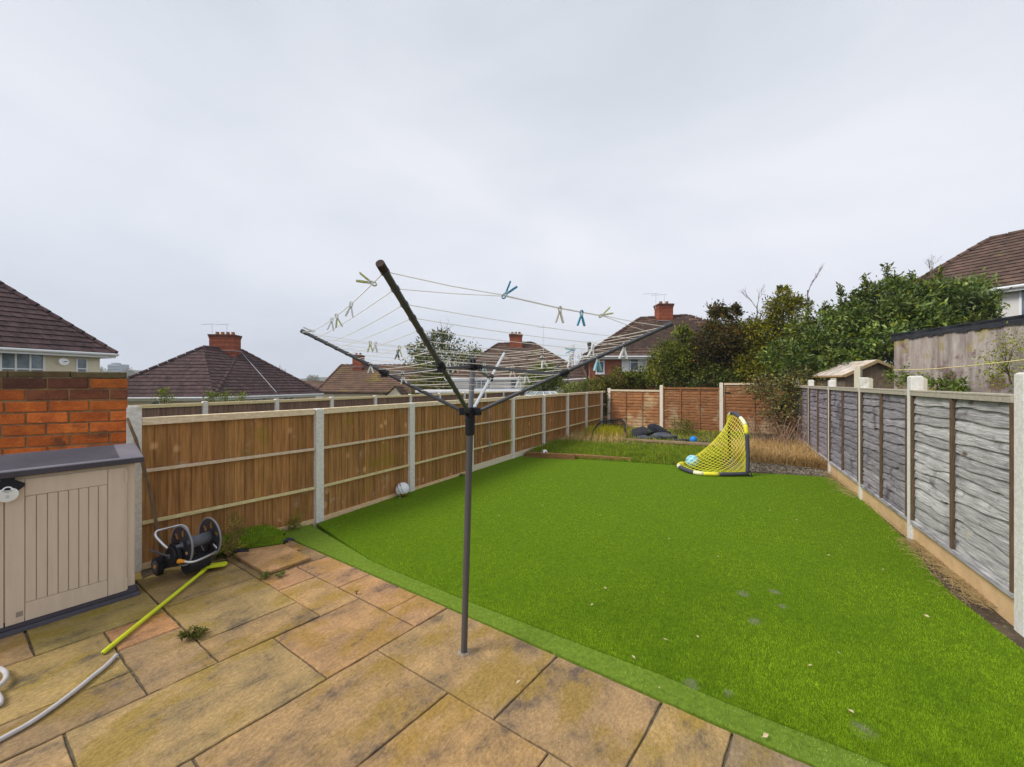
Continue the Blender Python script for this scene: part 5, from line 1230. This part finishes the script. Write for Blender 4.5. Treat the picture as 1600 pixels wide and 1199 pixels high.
def shed():
    r0, r1 = P(1300,569.5,12.4), P(1371,564.5,10.6); r0.z = r1.z = 2.58
    d = (r1-r0).normalized(); n = Vector((-d.y, d.x, 0)); 
    if n.dot(-r0) < 0: n = -n
    f0 = r0+n*.85-V3(0,0,.42); f1 = r1+n*.85-V3(0,0,.42); b0 = r0-n*.85-V3(0,0,.42); b1 = r1-n*.85-V3(0,0,.42)
    s = thing('garden_shed', 'small old wooden shed with pale peeling felt roof behind the right fence', 'shed', (r0.x, r0.y, 0))
    mfe = mk('peeling_felt', (.70,.62,.55), (.42,.36,.30), scale=4, rough=.9, bump=.5, bscale=9, c3=(.42,.20,.04), t3=.57, s3=2.6, fine=.25)
    m = MB()
    for e, g_ in ((f0,f1),(b0,b1)):
        for k in range(4):
            p = r0.lerp(r1,k/4); q = r0.lerp(r1,(k+1)/4); u_ = e.lerp(g_,k/4); v = e.lerp(g_,(k+1)/4); up = V3(0,0,.03+.008*(k%2)); m.hexa([u_, v, q, p, u_+up, v+up, q+up, p+up], rt(.9,1.1))
    m.build('roof', mfe, s)
    mw = mk('old_shed_boards', (.22,.17,.12), (.13,.10,.075), scale=5, stretch=(6,6,1), rough=.9, bump=.3)
    m = MB(); i_ = .1; w0, w1 = f0-n*i_+d*i_, f1-n*i_-d*i_; x0, x1 = b0+n*i_+d*i_, b1+n*i_-d*i_
    Z = lambda p, z: Vector((p.x, p.y, z))
    m.poly([Z(w0,0), Z(w1,0), Z(w1,w1.z), Z(w0,w0.z)]); m.poly([Z(x0,0), Z(x1,0), Z(x1,x1.z), Z(x0,x0.z)])
    for a, c_, b in ((w0, r0+d*i_, x0), (w1, r1-d*i_, x1)): m.poly([Z(a,0), Z(b,0), Z(b,b.z), Z(c_,c_.z-.02), Z(a,a.z)], (1.2,1.15,1.1))
    m.build('wall', mw, s)
    m = MB()
    for e in (f1, b1): m.beam(r1+V3(0,0,.0)+d*.02, e+d*.02, .03, .08, t=(.55,.48,.36))
    m.beam(f0+n*.01, f1+n*.01, .03, .05, t=(.6,.5,.35)); m.build('bargeboard', m_rail, s)
shed()
p = RP[4]+Vector((1.2,.4,0)); pr = thing('concrete_post', 'lone old concrete post standing in front of the shed beyond the fence', 'post', P(1341,600,9.8)*1-V3(0,0,P(1341,600,9.8).z))
m = MB(); q = P(1341,574,9.8); m.box((q.x,q.y,q.z/2), .13,.13,q.z, rz=.5, t=(.85,.8,.65)); m.build('shaft', m_conc, pr, bevel=.01); m = MB(); m.box((q.x,q.y,q.z+.012), .10,.10,.02, rz=.5, t=(.8,.75,.6)); m.build('cap', m_conc, pr)
for (px, Y, lab) in ((1357,8.0,'spare concrete post just behind the third near post of the grey fence'), (1438,5.6,'spare concrete post just behind the second near post of the grey fence'), (1302,10.5,'spare concrete post behind the fourth near post of the grey fence')):
    q = P(px, 592, Y); q += Vector((.0,0,0)); o = MB(); o.box((q.x,q.y,q.z/2), .115,.115,q.z, rz=1.08, t=(.85,.8,.65)); o.box((q.x,q.y,q.z+.008), .09,.09,.012, rz=1.08, t=(.85,.8,.65)); tag(o.build('concrete_post', m_conc, base=(q.x,q.y,0), bevel=.005), lab, 'post')
m = MB(); m.tube(cr([P(1395,578.5,8.7), P(1450,577,7.6), P(1500,573,6.8), P(1550,568,6.1), P(1605,562,5.5), P(1700,552,4.7)]), .007, 5, t=(1.1,1.0,.5)); tag(m.build('washing_line', m_cord, base=P(1395,578.5,8.7)), 'yellowish washing line strung past the shed in front of the garage wall', 'washing line')
def greenhouse():
    a, b = P(822,618.5,19), P(877,617,19); r_, s_ = P(832,612.5,20.4), P(866,612,20.4); z = a.z
    g = thing('greenhouse', 'small glass greenhouse roof showing over the left fence', 'greenhouse', (a.x,a.y,-.5))
    b.z = a.z; s_.z = r_.z; m = MB(); mgl = mk('greenhouse_glass', (.45,.50,.52), (.38,.43,.46), rough=.2, bump=0, spec=.7)
    a2 = a+V3(0,3,0); b2 = b+V3(0,3,0); m.poly([a,b,s_,r_]); m.poly([r_,s_,b2,a2]); m.poly([a, r_, a2]); m.poly([b, s_, b2]); 
    for p, q in ((a,b),(b,b2),(b2,a2),(a2,a)): m.poly([Vector((p.x,p.y,-.5)), Vector((q.x,q.y,-.5)), q, p])
    m.build('glazing', mgl, g); f = MB()
    for k in range(5): t = k/4; f.tube([a.lerp(b,t)+V3(0,-.01,.01), r_.lerp(s_,t)+V3(0,-.01,.02)], .022, 5)
    f.tube([a,b], .03, 5); f.tube([r_,s_], .03, 5); f.build('frame', m_upvc, g)
greenhouse()

# ============================================================ TREES AND SHRUBS
def bl(px, py, Y, r, ry=None, rz=None): c = P(px, py, Y); return (c.x, c.y, c.z, r, ry or r, rz or r*.85)
def shrub(name, lab, cat, blobs, n, size, aspect, cols, foot, r0=.07, **kw):
    t = thing(name, lab, cat, foot); o, cc = leaf_cloud('crown', blobs, n, size, aspect, cols, t, **kw); limbs('trunk', foot, cc, t, r0, nl=16); return t, cc
GR1 = [(1,1,1),(1.25,1.15,1.0),(.7,.8,.9),(1.5,1.45,1.5)]
# laurel spreading over the garage and shed
LB = [bl(1470,487,11.5,1.05), bl(1400,482,12,1.0), bl(1425,505,11,.85), bl(1340,500,12.5,1.0), bl(1500,470,12,.8), bl(1290,522,12.8,1.0), bl(1360,540,12,.95), bl(1300,560,12.3,1.0), bl(1245,560,12.8,.95), bl(1430,462,12,.75), bl(1380,460,12.3,.6), bl(1520,495,11,.6), bl(1390,525,11,.6), bl(1335,555,12.0,.6), bl(1265,590,12.6,.6)]
t, cc = shrub('laurel_bush', 'huge glossy laurel bush spreading over the shed and garage at the right', 'bush', LB, 34000, .16, .36, [(.8,1.05,1.3),(1.1,1.3,2.2),(.45,.65,1.0),(1.9,2.0,5.0),(1.3,1.25,.6)], V3(10.6,13.2,0), .12, clump=.26, k_per=44, tintvar=.5)
m = MB(); sp_l = []
for (px, py, Y) in ((1385,415,12.2),(1312,447,12.6),(1546,470,10.6),(1400,440,12),(1498,445,11.6),(1265,470,12.8),(1470,420,12.2),(1350,432,12.3),(1290,478,12.8),(1425,425,12.1),(1336,455,12.4),(1530,452,11.4),(1552,480,10.8),(1240,500,12.8)):
    e = P(px, py, Y); s = e+Vector((random.uniform(-.3,.3), 0, -1.3 if px < 1500 else -.7))+(Vector((-.7,0,0)) if px > 1500 else Vector()); m.tube([s, s.lerp(e,.5), e], [.02,.014,.005], 5); sp_l += [s.lerp(e, q) for q in np.linspace(.1,1,26)]
m.build('sprays', m_bark, t)
leaf_cloud('spray_leaves', [(q.x,q.y,q.z,.07,.07,.07) for q in sp_l], 3200, .15, .34, GR1, t, clump=1.0, k_per=2)
# lower bramble tangle at the fence corner
shrub('bramble', 'tangled bramble with sparse grey-green leaves spilling over the fence corner', 'bush', [bl(1220,612,12.0,.60), bl(1215,650,11.9,.45,.35,.45), bl(1238,630,11.4,.5), bl(1190,605,12.6,.5), bl(1245,598,11.6,.5), bl(1265,608,11.2,.35)], 4200, .085, .5, [(1.1,.9,2.0),(1.7,1.4,4.),(1.6,.8,1.6),(.6,.5,.9)], V3(8.4,12.0,.1), .05, clump=.40, k_per=26, tintvar=.4)
bt_ = thing('dead_bramble_stems', 'tangle of bare brown bramble stems above the straw in the corner', 'dead plant', V3(8.2,11.6,.1)); m = MB()
for _ in range(120):
    s = V3(random.uniform(7.0,9.4), random.uniform(10.2,12.2), .08); h_ = random.uniform(.5,1.5); a = random.random()*6; e = s+V3(math.cos(a)*h_*.8, math.sin(a)*.5, h_*random.uniform(.1,.9)); mid = s.lerp(e,.5)+V3(0,0,h_*.45)
    m.tube([s, s.lerp(mid,.5)+V3(.03,0,.03), mid, mid.lerp(e,.5)+V3(0,0,.04), e], [.010,.009,.007,.005,.003], 5, t=rt(.8,1.8))
m.build('stems', mk('bramble_stem', (.26,.16,.10), (.16,.10,.07), scale=8, rough=.8, bump=0), bt_)
# trees along the back
shrub('conifer', 'golden green conifer behind the laurel and the gate', 'tree', [bl(1222,500,14.5,.75,None,.85), bl(1215,535,14.3,1.0), bl(1240,475,14.6,.42), bl(1200,565,14.2,1.0), bl(1180,525,14.6,.7), bl(1222,462,14.6,.26,None,.35)], 17000, .12, .38, [(1.7,1.35,.3),(2.5,1.8,.3),(1.1,.9,.3),(.5,.5,.4)], V3(10.0,14.6,0), .12, clump=.34, k_per=34)
shrub('copper_bush', 'dark copper and green evergreen above the middle of the rear fence', 'tree', [bl(1130,535,15.5,1.15), bl(1125,500,15.6,.7), bl(1150,565,15.3,1.0), bl(1100,560,15.6,.9), bl(1165,520,15.4,.7), bl(1145,492,15.6,.4), bl(1175,560,15.2,.9)], 18000, .12, .5, [(.7,.38,.5),(1.3,.55,.7),(.4,.35,.4),(.9,.65,.4),(.25,.2,.3)], V3(8.3,15.9,0), .12, clump=.33, k_per=34)
shrub('privet_bush', 'mid green bush with yellow shoots above the left part of the rear fence', 'bush', [bl(1048,562,16,.85), bl(1075,575,15.8,.85), bl(1024,588,16.2,.65), bl(1068,530,16,.38,None,.6), bl(1060,550,16,.55), bl(990,594,16.5,.42)], 15000, .11, .45, [(1.1,1.0,.4),(2.0,1.65,.4),(.6,.7,.6),(1.2,1.2,2.0)], V3(6.8,16.8,0), .1, clump=.34, k_per=34)
shrub('privet_bush', 'grey-green bush low behind the rear fence below the copper evergreen', 'bush', [bl(1110,590,15.2,.6), bl(1080,596,15.3,.5), bl(1140,590,15.0,.5), bl(1170,590,14.9,.6), bl(1050,598,15.8,.5)], 7000, .09, .45, [(1.0,1.0,1.5),(1.3,1.3,2.0),(.7,.8,.9)], V3(7.9,15.6,0), .06, clump=.4, k_per=30)
shrub('ivy_bush', 'brownish ivy mound hanging over the corner where the two fences meet', 'bush', [bl(970,592,16.9,.6), bl(950,600,16.9,.5), bl(990,596,16.8,.55), bl(935,603,17.0,.4), bl(1000,600,16.7,.5), bl(942,625,16.6,.42,.3,.7), bl(941,655,16.3,.4,.3,.7), bl(944,610,16.6,.4,.3,.5)], 10500, .09, .5, [(1.3,1.1,1.0),(1.7,1.1,.9),(.6,.6,.6),(.4,.35,.4)], V3(3.95,17.3,0), .07, clump=.36, k_per=30)
shrub('hedge_bush', 'light green bush behind the left fence next to the greenhouse', 'bush', [bl(905,610,19,.5), bl(890,612,19.5,.45), bl(920,606,19,.5), bl(880,614,19.6,.35), bl(935,604,18.6,.4)], 3200, .09, .5, [(1.4,1.4,1.5),(2.0,1.8,2.2),(.9,1.0,1.0)], V3(3.6,19.4,-.3), .05, clump=.4, k_per=24)
shrub('conifer', 'rounded dark green conifer before the right end of the white house', 'tree', [bl(845,592,21,.9,None,.75), bl(862,586,21,.7), bl(835,600,21,.7), bl(850,578,21,.5), bl(872,600,21,.5)], 10000, .10, .35, [(1.1,1.2,.6),(1.6,1.55,.7),(.7,.8,.6)], V3(1.6,21.4,-.6), .1, clump=.36, k_per=34)
shrub('holm_oak', 'loose evergreen tree with ragged dark crown behind the dryer hub', 'tree', [bl(690,545,30,2.0,None,1.3), bl(665,560,30,1.5), bl(720,560,30,1.7), bl(690,580,29.5,2.0,None,1.2), bl(650,553,30,.9), bl(742,575,30,1.2), bl(690,525,30,1.1,None,.7), bl(740,560,30,1.0), bl(700,600,29,1.8,None,1.0), bl(660,600,29,1.5,None,1.0)], 9500, .20, .5, [(1.0,.95,.7),(1.5,1.3,.9),(.7,.7,.6),(.5,.55,.5)], V3(-5.6,30.5,-2), .25, clump=.30, k_per=26, shell=.3)
def bare(name, lab, foot, h, r, depth, n=4, spread=.45, mat=None):
    t = thing(name, lab, 'tree', foot); m = MB(); foot = Vector(foot); top = foot+V3(0,0,h*.35); m.tube([foot, top], [r, r*.8], 6)
    for k in range(n): branchy(m, foot.lerp(top, random.uniform(.7,1)), Vector((random.uniform(-.6,.6), random.uniform(-.5,.5), 1)).normalized(), h*.28, r*.6, depth, spread)
    m.build('branches', mat or m_pale, t)
m_pale = mk('pale_twigs', (.36,.33,.32), (.26,.23,.22), scale=4, rough=.9, bump=0)
bare('bare_tree', 'pale leafless tree between the white house and the brick house', P(893,600,36)-V3(0,0,2), 6.0, .10, 4, 6, .5)
m_tw = mk('brown_twigs', (.20,.14,.12), (.13,.09,.08), scale=4, rough=.9, bump=0)
bare('bare_sapling', 'thin bare branch rising left of the golden conifer', P(1183,500,15.0), 1.65, .022, 3, 2, .35, m_tw)
bare('bare_sapling', 'thin bare branch sticking up over the laurel', P(1262,480,13.5), 1.7, .022, 3, 1, .33, m_tw)
bare('bare_sapling', 'wispy bare shrub top against the right-hand roof', P(1455,440,13.5), 1.0, .016, 3, 4, .6, m_tw)
bare('bare_tree', 'small distant bare tree right of the wide-chimneyed roof', P(431,600,60)-V3(0,0,2), 5.5, .09, 3, 5, .4, m_tw)
bare('bare_tree', 'spindly bare twigs over the top of the evergreen behind the hub', P(694,545,31), 2.6, .02, 3, 4, .5, m_tw)
# tall weeds poking over fences and climber on garage
shrub('climbing_weed', 'yellow-green leafy weed climbing the garage wall', 'weed', [(*(P(1575+dx, py, 6.35)), .22,.1,.2) for dx, py in ((0,560),(8,530),(-12,585),(10,595),(-30,575),(-5,545))], 900, .045, .45, [(2.2,1.9,1.0),(1.6,1.6,1.0)], P(1580,600,6.2)*1, .012, clump=.6, k_per=18)
shrub('fern_bush', 'fresh green low bush between the shed and the garage wall', 'bush', [bl(1430,590,8.6,.28), bl(1455,594,8.2,.25), bl(1410,590,9,.25), bl(1475,600,7.6,.2), bl(1500,602,7.2,.16)], 1900, .08, .4, [(1.0,1.3,1.2),(1.4,1.5,1.6)], V3(8.9,8.7,0), .03, clump=.5, k_per=20)
for i, (px, Y, lab) in enumerate(((255,11,'yellow-green sprig showing above the far left end of the weathered fence'), (330,13.5,'tall pair of green sprigs above the weathered fence before the broad roof'), (352,14,'pointed green sprig above the weathered fence right of the tall pair'), (380,15,'small green sprig above the weathered fence below the chimney'))):
    q = P(px, 624, Y); foot = V3(q.x, q.y, -.1); shrub('sapling', lab, 'plant', [(q.x,q.y,q.z+.05,.22,.2,.22), (q.x,q.y,q.z+.2,.10,.1,.18)], 260, .07, .45, [(1.9,1.8,1.1),(1.4,1.5,1.0)], foot, .015, clump=.6, k_per=10)

# ============================================================ FAR DISTANCE
def hills():
    m = MB(); N = 60
    prof = []
    for j, (Y, s) in enumerate(((330,0),(350,.55),(380,1.0),(430,1.05),(500,.6))):
        for i in range(N+1):
            px = -300+i*2000/N; x = (px-800)/600*380
            h = 4+9*math.exp(-((px-185)/70)**2)+1.5*math.sin(i*.55)+1*math.sin(i*1.3)+(3 if 450 < px < 520 else 0)
            if px > 560: h *= .75
            m.v.append((x, Y, -3+(h+2)*s))
    for j in range(4):
        for i in range(N): a = j*(N+1)+i; m.face((a,a+1,a+N+2,a+N+1), rt(.8,1.2))
    kind(m.build('hills', mk('wooded_hill', (.11,.12,.10), (.17,.14,.11), scale=.12, rough=1, bump=0), smooth=True))
    t = MB()
    r = thing('block_of_flats', 'tiny grey block on the skyline between the two left houses', 'building', P(180,585,345))
    a = P(168,573,345); b = P(188,585,345); m = MB(); m.box(((a.x+b.x)/2, 349, (a.z+b.z)/2), b.x-a.x, 8, a.z-b.z+4, t=(.55,.6,.68)); m.box(((a.x+b.x)/2-2, 349, a.z+2.6), 4, 5, 1.6, t=(.5,.55,.62)); m.build('wall', m_white, r)
    w = MB()
    for k in range(3): w.box(((a.x+b.x)/2, 344.9, a.z-.2-k*2.3), (b.x-a.x)*.9, .2, .9, t=(.5,.55,.6))
    w.build('windows', m_glass, r)
    for (px, py, s, lab) in ((200,584,4,'distant round tree on the skyline right of the grey block'), (226,588,3.4,'distant tree where the skyline meets the broad roof'), (160,580,3.6,'distant tree on the skyline left of the grey block'), (488,592,3.2,'distant dark tree top between the two left-hand roofs')):
        c = P(px, py, 335); shrub('distant_tree', lab, 'tree', [(c.x,c.y,c.z-.8,s*1.5,s,s)], 500, 1.1, .6, [(1.3,1.1,1.6),(1.8,1.2,1.4)], (c.x,c.y,c.z-s-5), .4, clump=.6, k_per=14)
hills()
hz = MB(); hz.box((0, 560, 60), 2200, 1300, 124); ho = hz.build('haze', mk('haze_tmp', (1,1,1), bump=0)); ho.data.materials.clear()
hm = bpy.data.materials.new('haze_air'); hm.use_nodes = True; nt = hm.node_tree; nt.nodes.remove(nt.nodes['Principled BSDF']); pv = nt.nodes.new('ShaderNodeVolumePrincipled')
pv.inputs['Color'].default_value = (.82,.88,1,1); pv.inputs['Density'].default_value = .0007; nt.links.new(pv.outputs[0], nt.nodes['Material Output'].inputs['Volume']); ho.data.materials.append(hm)
ho['kind'] = 'stuff'; tag(ho, 'thin pale haze softening the far skyline', 'haze')
